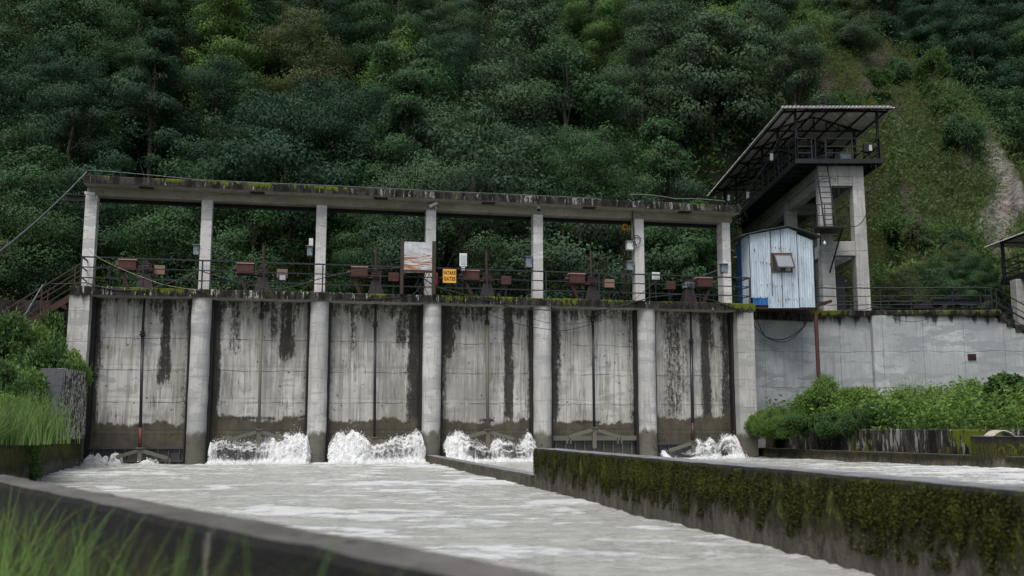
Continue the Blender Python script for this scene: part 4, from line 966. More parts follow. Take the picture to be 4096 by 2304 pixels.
# ================================================================== LEFT BANK
def slabwall(pts_front, thick, z0, z1, name, mat, label, cat, side=1, jag=.012, seed=0, z1b=None, kind=None):
    """long low wall as a subdivided strip: pts = top front line (world xy), thickness towards 'side'"""
    W = [Vector((p[0],p[1],0)) for p in pts_front]; b0 = W[0].copy(); rows = []; L = 0
    for a, b in zip(W[:-1], W[1:]):
        n = max(2, int((b-a).length/.12)); d = (b-a).normalized(); nrm = Vector((-d.y,d.x,0))*side
        for k in range(n+(b == W[-1])):
            t = k/n; p = a.lerp(b, t)-b0; s = L+t*(b-a).length; f = s/9.
            zz = z1 if z1b is None else z1+(z1b-z1)*min(1, s/sum((y-x).length for x, y in zip(W[:-1], W[1:])))
            j = lambda q: (float(fbm(np.array(s*2.3), np.array(q*5.1), o=4, s=seed))-.5)*2*jag
            zc_ = [z0, z0+(zz-z0)*.5, zz-.05, zz]; q0 = p+nrm*j(1); q1 = p+nrm*(thick+j(2))
            rows.append([(p+nrm*j(6)+Vector((0,0,z0))), (p+nrm*j(5)*1.5+Vector((0,0,z0+(zz-z0)*.5))), (q0+Vector((0,0,zz-.035+j(3)))), (q0+nrm*.025+Vector((0,0,zz+j(3)))),
                         (q0+nrm*thick*.5+Vector((0,0,zz+j(4)))), (q1-nrm*.025+Vector((0,0,zz+j(4)))), (q1+Vector((0,0,zz-.035+j(3)))), (q1+Vector((0,0,z0)))])
        L += (b-a).length
    mb = MB(); mb.sheet(rows); n = len(rows)
    mb.f += [tuple(range(8))[::-1], tuple(range((n-1)*8, n*8))]; mb.m += [0,0]
    o = mb.build(name, mat); o.location = b0
    bpy.context.view_layer.update()
    import bmesh as _b; bm = _b.new(); bm.from_mesh(o.data); _b.ops.recalc_face_normals(bm, faces=bm.faces); bm.to_mesh(o.data); bm.free()
    return tag(o, label, cat)
slabwall([(-14.95,35.05),(-12.5,26.5),(-9.8,17.5)], .5, -1, .98, 'channel_wall', M['leftwall'], 'low mossy side wall at the left edge of the pool', 'channel wall', side=1 if False else -1, seed=2)
# divider wall (thick, high) and low spur
dv0 = Vector((.50,22.9,0)); dd = Vector((.215,-1,0)).normalized()
slabwall([tuple(dv0)[:2], tuple(dv0+dd*22)[:2]], .52, -1, .875, 'divider_wall', M['divider'], 'long high mossy divider wall running from the pool centre to the lower right', 'divider wall', side=1, seed=4, z1b=.90)
slabwall([tuple(SW(12.72,.1,0))[:2], (.44,23.0)], .40, -1, .30, 'spur_wall', M['leftwall'], 'low thin spur wall joining the fourth pier to the high divider wall', 'spur wall', side=1, seed=6, z1b=.27)
fa, fb = atZ(0,1934,.92), atZ(1300,2208,.92); fd = (fb-fa).normalized()
P0 = fa-fd*9; P1 = fb+fd*6
slabwall([(P0.x,P0.y),(P1.x,P1.y)], .34, -.2, .92, 'foreground_wall', M['fgwall'], 'blurred weathered wall slanting across the near foreground', 'foreground wall', side=1, jag=.014, seed=8)
def moss(p0, d, L, zlo, zhi, n, face, seed, label, off=.012, sz=(.007,.022)):
    rng = np.random.default_rng(seed); nrm = np.array(face); S_, Z_ = rng.uniform(0,L,n*9), rng.uniform(0,1,n*9)
    w = fbm(S_*.8, S_*0+seed, o=3, s=seed)*.35+fbm(S_*4.5, Z_*1.5, o=5, s=seed+1, g=.65)*1.0+.24*np.exp(-((Z_-.70)/.30)**2)+.62*rng.uniform(size=len(S_)); k = np.where(w > np.quantile(w, .84))[0][:n]; S_, Z_ = S_[k], Z_[k]; n = len(k)
    C = np.array([p0.x,p0.y,0])+np.array([d.x,d.y,0])*S_[:,None]+nrm*off+np.stack([0*S_,0*S_,zlo+(zhi-zlo)*Z_],-1)
    D = nrm*.9+rng.normal(size=(n,3))*.55; D[:,2] -= .35; q = rng.uniform(*sz, n); V, Q = quads(C, D, q*1.4, q, rng)
    me = npmesh('moss', V, Q, LEAF['moss'], False, {'tint': np.repeat(np.clip((w[k]-w[k].min())/(np.ptp(w[k]))+rng.uniform(-.25,.25,n),0,1),4), 'nrm': np.tile(nrm+np.array([0,0,.7]),(4*n,1))}); o = link('moss', me); tag(o, label, 'moss', kind='stuff')
moss(dv0, dd, 20, .18, .86, 125000, (-.978,-.21,.0), 3, 'yellow-green moss cushions clinging to the long divider wall face', .008)
# buttress against the first pier
o = empty('buttress', (-13.2,29,0), 0, 'sloping stone-stained buttress beside the left end pier', 'buttress')
A = Vector((-12.98-.0,28.4,0)); dl = Vector((-.275,1,0)).normalized(); nl = Vector((-dl.y,dl.x,0))
def bp(s, k, z): return tuple(A+dl*s+nl*k+Vector((0,0,z))-Vector((-13.2,29,0)))
mb = MB(); rows = []
mb.hexa([bp(0,.02,.95),bp(6.6,.02,.95),bp(6.6,.85,.95),bp(0,.80,.95)],[bp(1.75,.02,3.1),bp(6.6,.02,3.22),bp(6.6,.85,3.22),bp(1.75,.72,3.1)])
mb.build('body', M['buttress'], o, bevel=.03)
# bank earth, left
def bank(name, f, xr, yr, n, mat, label=None):
    X, Y = np.meshgrid(np.linspace(*xr, n), np.linspace(*yr, n), indexing='ij'); Z = f(X, Y)+.25*(fbm(X*.9,Y*.9,o=3,s=3)-.5)
    return struct(link(name, gridmesh(name, X, Y, Z, mat)))
earth = plain('bank_earth', (.05,.055,.025), .95, .1, .5)
def fl(X, Y):
    ed = -12.98-.275*(Y-28.4)-.85; d = ed-X; return np.where(d < 0, -.5, .85+np.minimum(d*.35,2.4)*sstep(20,30,Y)+sstep(30,36,Y)*1.4*sstep(.0,1.5,d))
bank('left_bank', fl, (-30,-9.2), (14,47), 90, earth)
mb = MB(); mb.box(-12,-.45,0,.4,2.5,ZD-.25)
o = mb.build('rear_wall', M['darkwall'], None, loc=SW(0,2.6,0), rz=PH); tag(o, 'dark stained retaining wall behind the left bank bushes', 'retaining wall')
# red stair
o = empty('stair', SW(-.1,1.7,ZD), PH, 'rusty red steel stair descending left from the deck end', 'stair')
def sl_(x, y, z0): return (x, y, z0+x*.72)
for y in (-.35,.55):
    MB().bar(sl_(.0,y,-.1), sl_(-3.6,y,-.1), .06, .22).build('stringer', M['steel_rust'], o)
    MB().bar(sl_(.35,y,1.0-.05), sl_(-3.6,y,.95), .05, .05).build('handrail', M['steel_rust'], o)
    MB().bar(sl_(.3,y,.5), sl_(-3.6,y,.48), .04, .04).build('handrail', M['steel_rust'], o)
    for x in (-.1,-1.2,-2.3,-3.4): MB().bar(sl_(x,y,-.1), sl_(x,y,.95), .04).build('post', M['cover'], o)
for k in range(13): MB().box(-.28*k-.28,-.28*k,-.33,.53,-.2*k-.24,-.2*k-.21).build('step', M['steel_rust'], o)
cable([(-1.0,.2,6.35),(-1.35,-.1,5.4),(-1.9,-.4,4.3),(-3.2,-.8,3.3),(-6,-1,2.9)], .022, 'pale grey cable curling down over the left bank bushes', 'cable_grey', [.0,.0,.1,.1])

# ================================================================== RIGHT SIDE: DAM WALL, WALKWAY
def W0(mb, name, mat, root, **kw):                                 # world coordinates -> child of unrotated root
    b = root.location; mb.v = [(x-b.x, y-b.y, z-b.z) for x, y, z in mb.v]; return mb.build(name, mat, root, **kw)
wroot = empty('dam_wall', (16,43,0), 0, 'tall pale concrete dam wall with mossy cap right of the intake', 'dam wall')
xj1 = atY(3256,1250,42.9).x; xj2 = atY(3485,1250,42.9).x; xe = atY(3958,1250,42.9).x
def wallface(x0, x1, y0, y1, ztop, zbot, seed, n=60, slope_end=0):
    X, Z = np.meshgrid(np.linspace(x0,x1,n), np.linspace(zbot,ztop,60), indexing='ij')
    Y = y0+(y1-y0)*(X-x0)/(x1-x0)+.05*(fbm(X*.6,Z*.6,o=4,s=seed)-.5)
    me = gridmesh('wall_face', X-16, Y-43, Z, M['rwall'], True); return link('wall_face', me, wroot)
p1 = SW(25.95,1.6,0)
wallface(p1.x, xj1, p1.y, 43.05, 6.05, -.5, 1)
wallface(xj1-.02, xj2+.03, 43.12, 43.0, 6.12, -.5, 2)
wallface(xj2, xe, 42.72, 42.72, 6.12, -.5, 3)
mb = MB(); mb.box(xj2-.04, xj2, 42.72, 43.1, -.5, 6.1); W0(mb, 'wall_joint', M['rwall'], wroot)
mb = MB(); mb.box(p1.x, xe, 43.2, 44.6, -.5, 6.0); W0(mb, 'wall_core', M['rwall'], wroot)
# sloping end with steps
ys_ = 42.72; X1 = xe+5.0; sl = .60
mb = MB(); mb.add([(xe,ys_,-.5),(X1+2,ys_,-.5),(X1+2,ys_,6.12-sl*7),(xe,ys_,6.12),(xe,ys_+1.8,-.5),(X1+2,ys_+1.8,-.5),(X1+2,ys_+1.8,6.12-sl*7),(xe,ys_+1.8,6.12)],
      [(0,1,2,3),(4,7,6,5),(3,2,6,7),(0,3,7,4),(1,5,6,2)]); W0(mb, 'stair_wall', M['rwall'], wroot)
mb = MB()
for k in range(17): x = xe+.25+.36*k; mb.box(x, x+.36, ys_-.06, ys_+1.8, 6.10-sl*.36*(k+1.0)-.05, 6.34-sl*.36*(k+.9))
W0(mb, 'step', M['cap'], wroot)
def capstrip(x0, x1, y0, y1, dz0, dz1, seed):
    n = 70; rows = []
    for i in range(n):
        t = i/(n-1); x = x0+(x1-x0)*t; y = y0+(y1-y0)*t; q = lambda k: (float(fbm(np.array(x*1.6),np.array(k*3.1),o=4,s=seed))-.5)*.05
        rows.append([(x,y+1.7,dz0),(x,y+.02,dz0),(x,y+q(1),dz0+.03),(x,y+q(2),dz1-.02+q(3)),(x,y+.05,dz1+q(3)),(x,y+1.7,dz1)])
    mb = MB(); mb.sheet(rows); mb.f += [(0,1,2,3,4,5)]+[tuple((n-1)*6+k for k in (5,4,3,2,1,0))]; mb.m += [0,0]; W0(mb, 'cap', M['cap'], wroot)
capstrip(p1.x, xj1-.05, p1.y-.12, 42.85, 5.86, 6.33, 2); capstrip(xj1-.05, xe+.3, 42.85, 42.48, 6.10, 6.34, 3)
mb = MB(); vx = atY(3888,1428,42.7); 
for k in range(8): mb.box(vx.x-.15+.04*k, vx.x-.13+.04*k, 42.66, 42.70, vx.z-.1, vx.z+.1)
mb.box(vx.x-.18, vx.x+.18, 42.695, 42.71, vx.z-.13, vx.z+.13); W0(mb, 'wall_vent', M['steel_rust'], wroot)
# walkway railing
yr = 43.05; hs = (1.0,.64,.26)
xr0 = atY(3262,1150,yr).x; xr1 = atY(3955,1150,yr).x
railing('long black railing along the top of the dam wall right of the tin hut', [(xr0,yr,6.345),(xr1,yr-.15,6.345)], [(x,yr-.05,6.345) for x in [xr0]+[atY(p,1150,yr).x for p in (3372,3517,3638,3805,3938)]]+[(xr1,yr-.15,6.345)], hs)
railing('black railing along the rear edge of the dam walkway', [(xr0,45.6,6.0),(xr1,45.4,6.0)], [(x,45.5,6.0) for x in np.arange(xr0+.6,xr1,1.75)], (1.06,.7,.34), .028)
for yq, lb in ((42.75,'front sloping black handrail going down the steps at the right edge'),(44.2,'rear sloping black handrail going down the steps at the right edge')):
    a = Vector((xe+.25,yq,6.2)); b = a+Vector((5.6,0,-.60*5.6)); o = railing(lb, [tuple(a),tuple(b)], [tuple(a.lerp(b,k/4)) for k in range(5)], (1.08,.72,.42), name='stair_railing')
# black beams stored on the walkway
o = empty('steel_beam', (17,44.4,6.35), 0, 'long black steel beam lying on the dam walkway behind the railing', 'steel beam')
def ibeam(mb, x0, x1, y, z0, z1, w=.22):
    mb.box(x0,x1,y-w/2,y+w/2,z0,z0+.03); mb.box(x0,x1,y-.012,y+.012,z0+.03,z1-.03); mb.box(x0,x1,y-w/2,y+w/2,z1-.03,z1)
mb = MB(); ibeam(mb, atY(3490,1220,44.4).x, atY(4048,1215,44.4).x, 44.4, 6.36, 6.62); W0(mb, 'beam_body', M['steel'], o)
mb = MB(); mb.box(atY(3450,1240,44.2).x, atY(3494,1240,44.2).x, 44.1,44.3,6.36,6.46); W0(mb, 'base_plate', M['steel'], o)
o = empty('lifting_frame', (18,45,6.35), 0, 'black wedge-shaped steel lifting frame on the dam walkway near the right stairs', 'lifting frame')
a0 = atY(3650,1208,44.9); a1 = atY(3838,1152,44.9); mb = MB()
mb.hexa([(a0.x,44.85,6.64),(a1.x,44.85,6.64),(a1.x,45.0,6.64),(a0.x,45.0,6.64)],[(a0.x,44.85,6.78),(a1.x,44.85,7.42),(a1.x,45.0,7.42),(a0.x,45.0,6.78)]); W0(mb, 'wedge_plate', M['steel'], o)
mb = MB(); ibeam(mb, atY(3720,1190,45).x, atY(3902,1190,45).x, 44.7, 6.84, 7.08, .16); W0(mb, 'cross_beam', M['steel'], o)
for px in (3775,3882): x = atY(px,1210,44.7).x; mb = MB(); mb.box(x-.08,x+.08,44.6,44.8,6.62,6.84); W0(mb, 'foot', M['steel'], o)
for pa, pb in (((3800,1180),(3828,1155)),((3842,1155),(3870,1180))): mb = MB(); mb.bar(atY(*pa,44.7), atY(*pb,44.7), .03); W0(mb, 'brace', M['steel'], o)
cable([tuple(atY(3500,1225,42.4)),tuple(atY(3800,1212,42.7)),tuple(atY(3960,1210,42.6)),tuple(atY(4100,1320,42.4))], .018, 'black cable sagging along the dam wall cap', 'cable', [.42,.1,.15], 'W')
cable([tuple(atY(3490,1222,42.38)),tuple(atY(3800,1214,42.68))], .012, 'lower thin cable drooping below the dam wall cap', 'cable', .75, 'W')
cable([tuple(atY(3440,1240,42.4)),tuple(atY(3500,1222,42.5))], .016, 'short cable end rising beside the tower leg', 'cable', .04, 'W')
cable([tuple(atY(3018,1252,41.2)),tuple(atY(3060,1345,42.0)),tuple(atY(3130,1358,42.3)),tuple(atY(3200,1320,42.3)),tuple(atY(3240,1245,42.3))], .020, 'upper black cable swag hanging below the tin hut', 'cable', [.1,.06,.06,.1], 'W')
cable([tuple(atY(3005,1290,41.0)),tuple(atY(3075,1355,42.0)),tuple(atY(3150,1364,42.3)),tuple(atY(3212,1312,42.3)),tuple(atY(3245,1243,42.3))], .014, 'lower black cable swag hanging below the tin hut', 'cable', [.05,.08,.06,.1], 'W')
# rusty post under hut
pa, pb = atY(3262,1245,41.0), atY(3277,1585,41.0); o = empty('support_post', (pa.x,41.0,1.4), 0, 'rust-red slender steel post propping the right corner of the tin hut', 'post')
mb = MB(); mb.bar((pa.x+.03,41.0,1.2),(pa.x+.0,41.0,6.02),.13,.13); W0(mb, 'shaft', M['cover'], o)
mb = MB(); mb.bar(atY(3258,1225,41.0), atY(3322,1205,41.6), .16,.12); W0(mb, 'bracket_arm', M['steel_rust'], o)

# ================================================================== TIN HUT
HY = 40.9
hx0, hx1 = atY(3003,1100,HY).x, atY(3256,1100,HY).x; hz0 = atY(3200,1232,HY).z; hzs = atY(3252,948,HY).z; hzl = atY(2985,935,HY).z; hzp = atY(3150,908,HY).z; xp = atY(3150,908,HY).x
hut = empty('tin_hut', ((hx0+hx1)/2,HY,hz0), 0, 'small corrugated silver tin hut with blue corner and tilted open window', 'hut')
def corr_wall(xa, ya, xb, yb, zlo, zhi, name, mat, pitch=.10, amp=.016, hole=None, slant=0):
    L = math.hypot(xb-xa, yb-ya); n = int(L/pitch*6)+1; s = np.linspace(0, L, n); dx, dy = (xb-xa)/L, (yb-ya)/L
    mb = MB(); rows = []
    zs = lambda f: (zlo(f) if callable(zlo) else zlo, zhi(f) if callable(zhi) else zhi)
    prev = None
    for q in s:
        o_ = amp*math.sin(2*math.pi*q/pitch); x = xa+dx*q+dy*o_; y = ya+dy*q-dx*o_; f = q/L; a, b = zs(f)
        cuts = [a, b] if not hole or not (hole[0] < f < hole[1]) else [a, hole[2], hole[3], b]
        k = len(mb.v); mb.v += [(x, y, z) for z in cuts]
        if prev and prev[1] == len(cuts):
            for c_ in range(0, len(cuts), 2): mb.f.append((prev[0]+c_, k+c_, k+c_+1, prev[0]+c_+1)); mb.m.append(0)
        elif prev:
            pass
        prev = (k, len(cuts))
    return W0(mb, name, mat, hut, smooth=True)
wz0, wz1 = atY(3105,1090,HY).z, atY(3105,1012,HY).z; wx0, wx1 = atY(3084,1050,HY).x, atY(3168,1050,HY).x
f0, f1 = (wx0-hx0)/(hx1-hx0), (wx1-hx0)/(hx1-hx0); fp = (xp-hx0)/(hx1-hx0)
roofz = lambda f: (hzl+(hzp-hzl)*f/fp if f < fp else hzp+(hzs-hzp)*(f-fp)/(1-fp))-.04
segs = [(0,.27,hz0+.42,0.0),(.27,f0,hz0,.006),(f0,f1,hz0,.0),(f1,.76,hz0,.008),(.76,1.,hz0+.03,.0)]
for i, (a, b, zl, off) in enumerate(segs):
    xa, xb = hx0+(hx1-hx0)*a-.02*(i>0), hx0+(hx1-hx0)*b
    fn = lambda f, a=a, b=b: roofz(a+(b-a)*f)-(.10 if b > .9 else 0)
    if i == 2:
        corr_wall(xa, HY-off, xb, HY-off, zl, wz0, 'tin_sheet', M['tin']); corr_wall(xa, HY-off, xb, HY-off, wz1, fn, 'tin_sheet', M['tin'])
    else: corr_wall(xa, HY-off, xb, HY-off, zl, fn, 'tin_sheet', M['tin'])
for px_ in (3086,3126,3192):
    x_ = atY(px_,1100,HY).x; zt2 = roofz((x_-hx0)/(hx1-hx0))
    for za_, zb2_ in (((hz0+.02,wz0-.02),(wz1+.02,zt2)) if px_ == 3126 else ((hz0+.02 if px_ > 3100 else hz0+.5,zt2-.02),)):
        mb = MB(); mb.box(x_-.012,x_+.012,HY-.032,HY-.022,za_,zb2_); W0(mb, 'seam', M['steel'], hut)
mb = MB(); rq = random.Random(3)
for _ in range(46): x_ = rq.uniform(hx0+.1,hx1-.1); z_ = rq.choice([hz0+.35,hz0+.95,hz0+1.9,hz0+2.5])+rq.uniform(-.05,.05); mb.box(x_-.014,x_+.014,HY-.034,HY-.022,z_-.016-(rq.uniform(0,.08) if rq.random()<.3 else 0),z_+.014)
W0(mb, 'nails', M['steel_rust'], hut)
corr_wall(hx0+.05, HY+.005, hx0+(hx1-hx0)*.29, HY+.005, hz0+.12, hz0+.47, 'blue_tin_patch', M['tin_blue'], .15, .012)
sx0, sy1 = atY(2950,1100,42.7).x, 42.7
corr_wall(hx0-.03, HY+.03, hx0-.15, HY+.9, 6.34, hzl-.06, 'side_sheet', M['tin'], .076)
corr_wall(hx0-.17, HY+.88, sx0, sy1, 6.34, hzl-.10, 'blue_side_sheet', M['tin_blue'], .076, .008)
mb = MB(); mb.box(sx0+.1, hx1-.03, HY+.06, sy1, hz0+.10, hz0+.16); W0(mb, 'floor', M['wood'], hut)
for y in (HY+.1, HY+.9, HY+1.7): mb = MB(); mb.bar((hx0-.6,y,hz0+.04),(hx1,y,hz0+.0),.08,.12); W0(mb, 'floor_beam', M['steel_rust'], hut)
mb = MB(); mb.box(hx1-.03, hx1-.01, HY+.05, sy1, hz0+.1, hzs-.1); W0(mb, 'side_wall', M['tin_dark'], hut)
mb = MB(); mb.box(sx0, wx0-.1, sy1-.03, sy1, 6.3, hzl-.1); W0(mb, 'back_wall', M['inside'], hut)
# roof: two skewed sheets
for (xa, za, xb, zb_) in ((hx0-.42,hzl-.10,xp+.02,hzp+.03),(xp-.10,hzp+.05,hx1+.34,hzs-.0)):
    n = 90; rows = []
    for y in np.linspace(HY-.22, sy1+.3, 24*3):
        o_ = .010*math.sin(y*2*math.pi/.076*.5); rows.append([(xa,y,za+o_+(y-HY)*.03),((xa+xb)/2,y,(za+zb_)/2+.03+o_+(y-HY)*.03),(xb,y,zb_+o_+(y-HY)*.03)])
    mb = MB(); mb.sheet(rows); o_ = W0(mb, 'roof_sheet', M['tin_dark'], hut); md = o_.modifiers.new('t','SOLIDIFY'); md.thickness = .012
# window
wn = empty('window', ((wx0+wx1)/2-hut.location.x, -.02, (wz0+wz1)/2-hz0)); wn.parent = hut
hw_, hh_ = (wx1-wx0)/2, (wz1-wz0)/2
mb = MB(); fr = .05
mb.box(-hw_,hw_,-.03,.05,hh_-fr,hh_); mb.box(-hw_,hw_,-.03,.05,-hh_,-hh_+fr); mb.box(-hw_,-hw_+fr,-.03,.05,-hh_+fr,hh_-fr); mb.box(hw_-fr,hw_,-.03,.05,-hh_+fr,hh_-fr)
mb.build('window_frame', M['frame_wood'], wn, bevel=.004)
sh = MB(); a_ = hw_-.06; b_ = 2*hh_-.20
sh.box(-a_,a_,-.02,.02,-.05,0); sh.box(-a_,a_,-.02,.02,-b_,-b_+.05); sh.box(-a_,-a_+.05,-.02,.02,-b_+.05,-.05); sh.box(a_-.05,a_,-.02,.02,-b_+.05,-.05)
so_ = sh.build('sash', M['frame_wood'], wn); so_.location = (.03,-.05,hh_-.06); so_.rotation_euler = (R(-16),R(0),R(4))
for v_ in so_.data.vertices: v_.co.x += -.28*v_.co.z*.55   # racked out of square
gl = MB(); gl.box(-a_+.05,a_-.05,-.004,.004,-b_+.05,-.05); go = gl.build('pane', M['window_glass'], wn); go.location = so_.location; go.rotation_euler = so_.rotation_euler
for v_ in go.data.vertices: v_.co.x += -.28*v_.co.z*.55

# ================================================================== HOIST TOWER
tw = empty('hoist_tower', (14.5,50,6.33), 0, 'tall concrete-legged hoist tower with covered black steel platform behind the tin hut', 'hoist tower')
YN, YF = 45.0, 61.0
def at_near(px, py, Y=YN): return atY(px, py, Y)
zp = atY(3350,636,YN).z; xl = atY(3180,640,YN).x; xr = atY(3530,640,YN).x
def T(mb, name, mat, **kw): return W0(mb, name, mat, tw, **kw)
# platform steel
mb = MB(); mb.box(xl,xl+.10,YN,YF,zp-.24,zp); mb.box(xr-.10,xr,YN,YF,zp-.24,zp); mb.box(xl,xr,YN-.02,YN+.08,zp-.20,zp+.01); T(mb, 'platform_edge', M['steel'])
mb = MB(); mb.box(xl+.1,xr-.1,YN+.1,YF,zp-.05,zp-.02); T(mb, 'platform_floor', M['steel'])
for y in np.arange(YN+.6, YF, .95): mb = MB(); mb.box(xl+.1,xr-.1,y-.05,y+.05,zp-.20,zp-.05); T(mb, 'joist', M['steel'])
# concrete legs and beams
lx = [(atY(3273,700,YN+.5).x, atY(3319,700,YN+.5).x), (atY(3408,700,YN+.5).x, atY(3453,700,YN+.5).x)]
zt_ = zp-.20
mb = MB(); mb.box(lx[0][0]-.02,lx[1][1],YN+.45,YN+.95,zt_-.50,zt_); T(mb, 'cross_head', M['tower'], bevel=.02)
mb = MB(); mb.box(lx[0][1],lx[1][0],YN+.49,YN+.9,zt_-.95,zt_-.503); T(mb, 'cross_beam', M['tower'], bevel=.015)
for k, y in enumerate((YN+.45, YN+6.0, YN+11.4, YN+15.3)):
    for j, (a, b) in enumerate(lx):
        dx_ = .12 if (k == 0) else 0
        mb = MB(); mb.hexa([(a-.03,y,5.2),(b+.06,y,5.2),(b+.06,y+.62,5.2),(a-.03,y+.62,5.2)],[(a,y,zt_-.50),(b,y,zt_-.50),(b,y+.55,zt_-.50),(a,y+.55,zt_-.50)]); T(mb, 'leg', M['tower'], bevel=.02)
    if k: mb = MB(); mb.box(lx[0][1],lx[1][0],y+.05,y+.45,zt_-1.1,zt_-.55); T(mb, 'cross_beam', M['tower'])
for a, b in lx:
    mb = MB(); mb.box(a+.0,b-.0,YN+1.0,YF,zt_-.50,zt_-.01); T(mb, 'long_beam', M['tower'], bevel=.015)
    mb = MB(); mb.box(a+.08,b-.08,YN+1.0,YF,zt_-.95,zt_-.503); T(mb, 'long_beam', M['tower'])
zb1, zb2 = atY(3350,965,YN+.5).z, atY(3350,1022,YN+.5).z
mb = MB(); mb.box(lx[0][1]-.02,lx[1][0]+.02,YN+.52,YN+.9,zb2,zb1); T(mb, 'cross_beam', M['tower'], bevel=.015)
for a, b in (lx[1],): 
    for k in range(2): mb = MB(); mb.box(a+.1,b-.08,YN+1.0+4.2*k,YN+4.5+4.2*k,zb2+.0,zb1-.1); T(mb, 'long_beam', M['tower'])
mb = MB(); a = lx[0][0]; mb.box(a+.05,lx[0][1]-.1,YN+1.,YN+4.5,zb2,zb1-.1); T(mb, 'long_beam', M['tower'])
# posts, roof
ze = atY(3350,432,YN-.5).z; ex0, ex1 = atY(3128,430,YN-.5).x, atY(3578,432,YN-.5).x; ey0, ey1 = YN-.55, YF+1.3; xm = (ex0+ex1)/2; rise = .8; hip = 2.3
pyl = np.linspace(YN+.1, YF-.3, 6); pxl, pxr = xl+.12, xr-.12
tops = lambda x: ze-.02+rise*(1-abs(x-xm)/((ex1-ex0)/2))*.95
for y in pyl:
    for x in (pxl, pxr):
        mb = MB(); mb.box(x-.055,x+.055,y-.055,y+.055,zp,ze+.05); T(mb, 'post', M['steel'])
    zc_ = ze+.02; mb = MB(); mb.box(ex0+.1,ex1-.1,y-.03,y+.03,zc_-.03,zc_+.04); T(mb, 'truss_chord', M['steel'])
    end = min(1, min(y-ey0, ey1-y)/hip); zr_ = ze+rise*end-.06
    for sx in (-1,1):
        xe_ = xm+sx*(ex1-ex0)/2*.95; mb = MB(); mb.bar((xe_,y,ze-.03),(xm,y,zr_),.06); T(mb, 'rafter', M['steel'])
        for q in (.25,.5,.75):
            xx = xe_+(xm-xe_)*q; zz = ze-.03+(zr_-ze+.03)*q; mb = MB(); mb.bar((xx,y,zc_),(xx,y,zz),.045); T(mb, 'web', M['steel'])
            x2 = xe_+(xm-xe_)*(q-.25); mb = MB(); mb.bar((x2,y,zc_),(xx,y,zz),.04); T(mb, 'web', M['steel'])
    mb = MB(); mb.bar((xm,y,zc_),(xm,y,zr_),.06); T(mb, 'king_post', M['steel'])
for q in (.12,.38,.66,.92):                                      # purlins
    for sx in (-1,1):
        x = xm+sx*(ex1-ex0)/2*q; z = ze+rise*(1-q)-.05; k = hip*(1-q); mb = MB(); mb.box(x-.035,x+.035,ey0+k+.1,ey1-k-.1,z-.06,z); T(mb, 'purlin', M['steel'])
for sx in (-1,1):
    for (ye_, yr_) in ((ey0,ey0+hip),(ey1,ey1-hip)):
        mb = MB(); mb.bar((xm+sx*(ex1-ex0)/2*.97,ye_+(.1 if ye_<50 else -.1),ze-.03),(xm,yr_,ze+rise-.07),.07); T(mb, 'hip_rafter', M['steel'])
        mb = MB(); mb.bar((pxl if sx<0 else pxr, pyl[0] if ye_<50 else pyl[-1], ze),(xm,yr_,ze+rise-.15),.05); T(mb, 'brace', M['steel'])
def roofplane(P00, P01, P10, P11, name, pitch=.18):               # P0* eave, P1* ridge; corrugation runs up the slope
    P00, P01, P10, P11 = map(Vector, (P00,P01,P10,P11)); L = (P01-P00).length; n = int(L/pitch*6); nrm = (P01-P00).cross(P10-P00).normalized()
    if nrm.z < 0: nrm = -nrm
    rows = []
    for i in range(n+1):
        t = i/n; q = .028*math.sin(2*math.pi*t*L/pitch); a = P00.lerp(P01,t)+nrm*q; b = P10.lerp(P11,t)+nrm*q*(1 if (P10-P11).length > .1 else .2); rows.append([a.lerp(b,k/4) for k in range(5)])
    mb = MB(); mb.sheet(rows); return mb
r0, r1 = (xm,ey0+hip,ze+rise), (xm,ey1-hip,ze+rise)
c00, c10, c11, c01 = (ex0,ey0,ze), (ex1,ey0,ze), (ex1,ey1,ze), (ex0,ey1,ze)
for nm, q in (('roof_sheet',(c00,c10,r0,r0)),('roof_sheet',(c00,c01,r0,r1)),('roof_sheet',(c10,c11,r0,r1)),('roof_sheet',(c01,c11,r1,r1))):
    mb = roofplane(*q, nm); o_ = T(mb, nm, [M['roof_under'], M['roof_top']], smooth=False); md = o_.modifiers.new('t','SOLIDIFY'); md.thickness = .03; md.offset = 0; md.material_offset_rim = 1; md.material_offset = 0
mb = MB()                                                        # front fascia with tile ends
for i in range(int((ex1-ex0)/.18)): x = ex0+.18*i; mb.tube([(x+.09,ey0-.05,ze+.01),(x+.09,ey0+.35,ze+.14)], .065, 7)
T(mb, 'roof_tile', M['roof_top'])
mb = MB(); mb.lathe((xm,ey0+hip,ze+rise), [(.10,0),(.22,.06),(.10,.12),(.20,.22),(.08,.30),(.15,.38),(.06,.45),(.10,.52),(.03,.62),(.01,.8)], 10); T(mb, 'finial', M['steel'], smooth=False)
# platform railing: front (with ladder gap) and sides
def trail(a, b, nposts, hs=(1.0,.62,.30)):
    a, b = Vector(a), Vector(b)
    for h in hs: mb = MB(); mb.bar(a+Vector((0,0,h)), b+Vector((0,0,h)), .045); T(mb, 'rail', M['rail'])
    for k in range(nposts+1): p = a.lerp(b, k/nposts); mb = MB(); mb.bar(p, p+Vector((0,0,hs[0])), .05); T(mb, 'rail_post', M['rail'])
gx0, gx1 = atY(3248,600,YN).x, atY(3303,600,YN).x
trail((pxl,YN+.05,zp),(gx0,YN+.05,zp),1); trail((gx1,YN+.05,zp),(pxr,YN+.05,zp),2)
trail((pxl,YN+.05,zp),(pxl,YF-.3,zp),12); trail((pxr,YN+.05,zp),(pxr,YF-.3,zp),8)
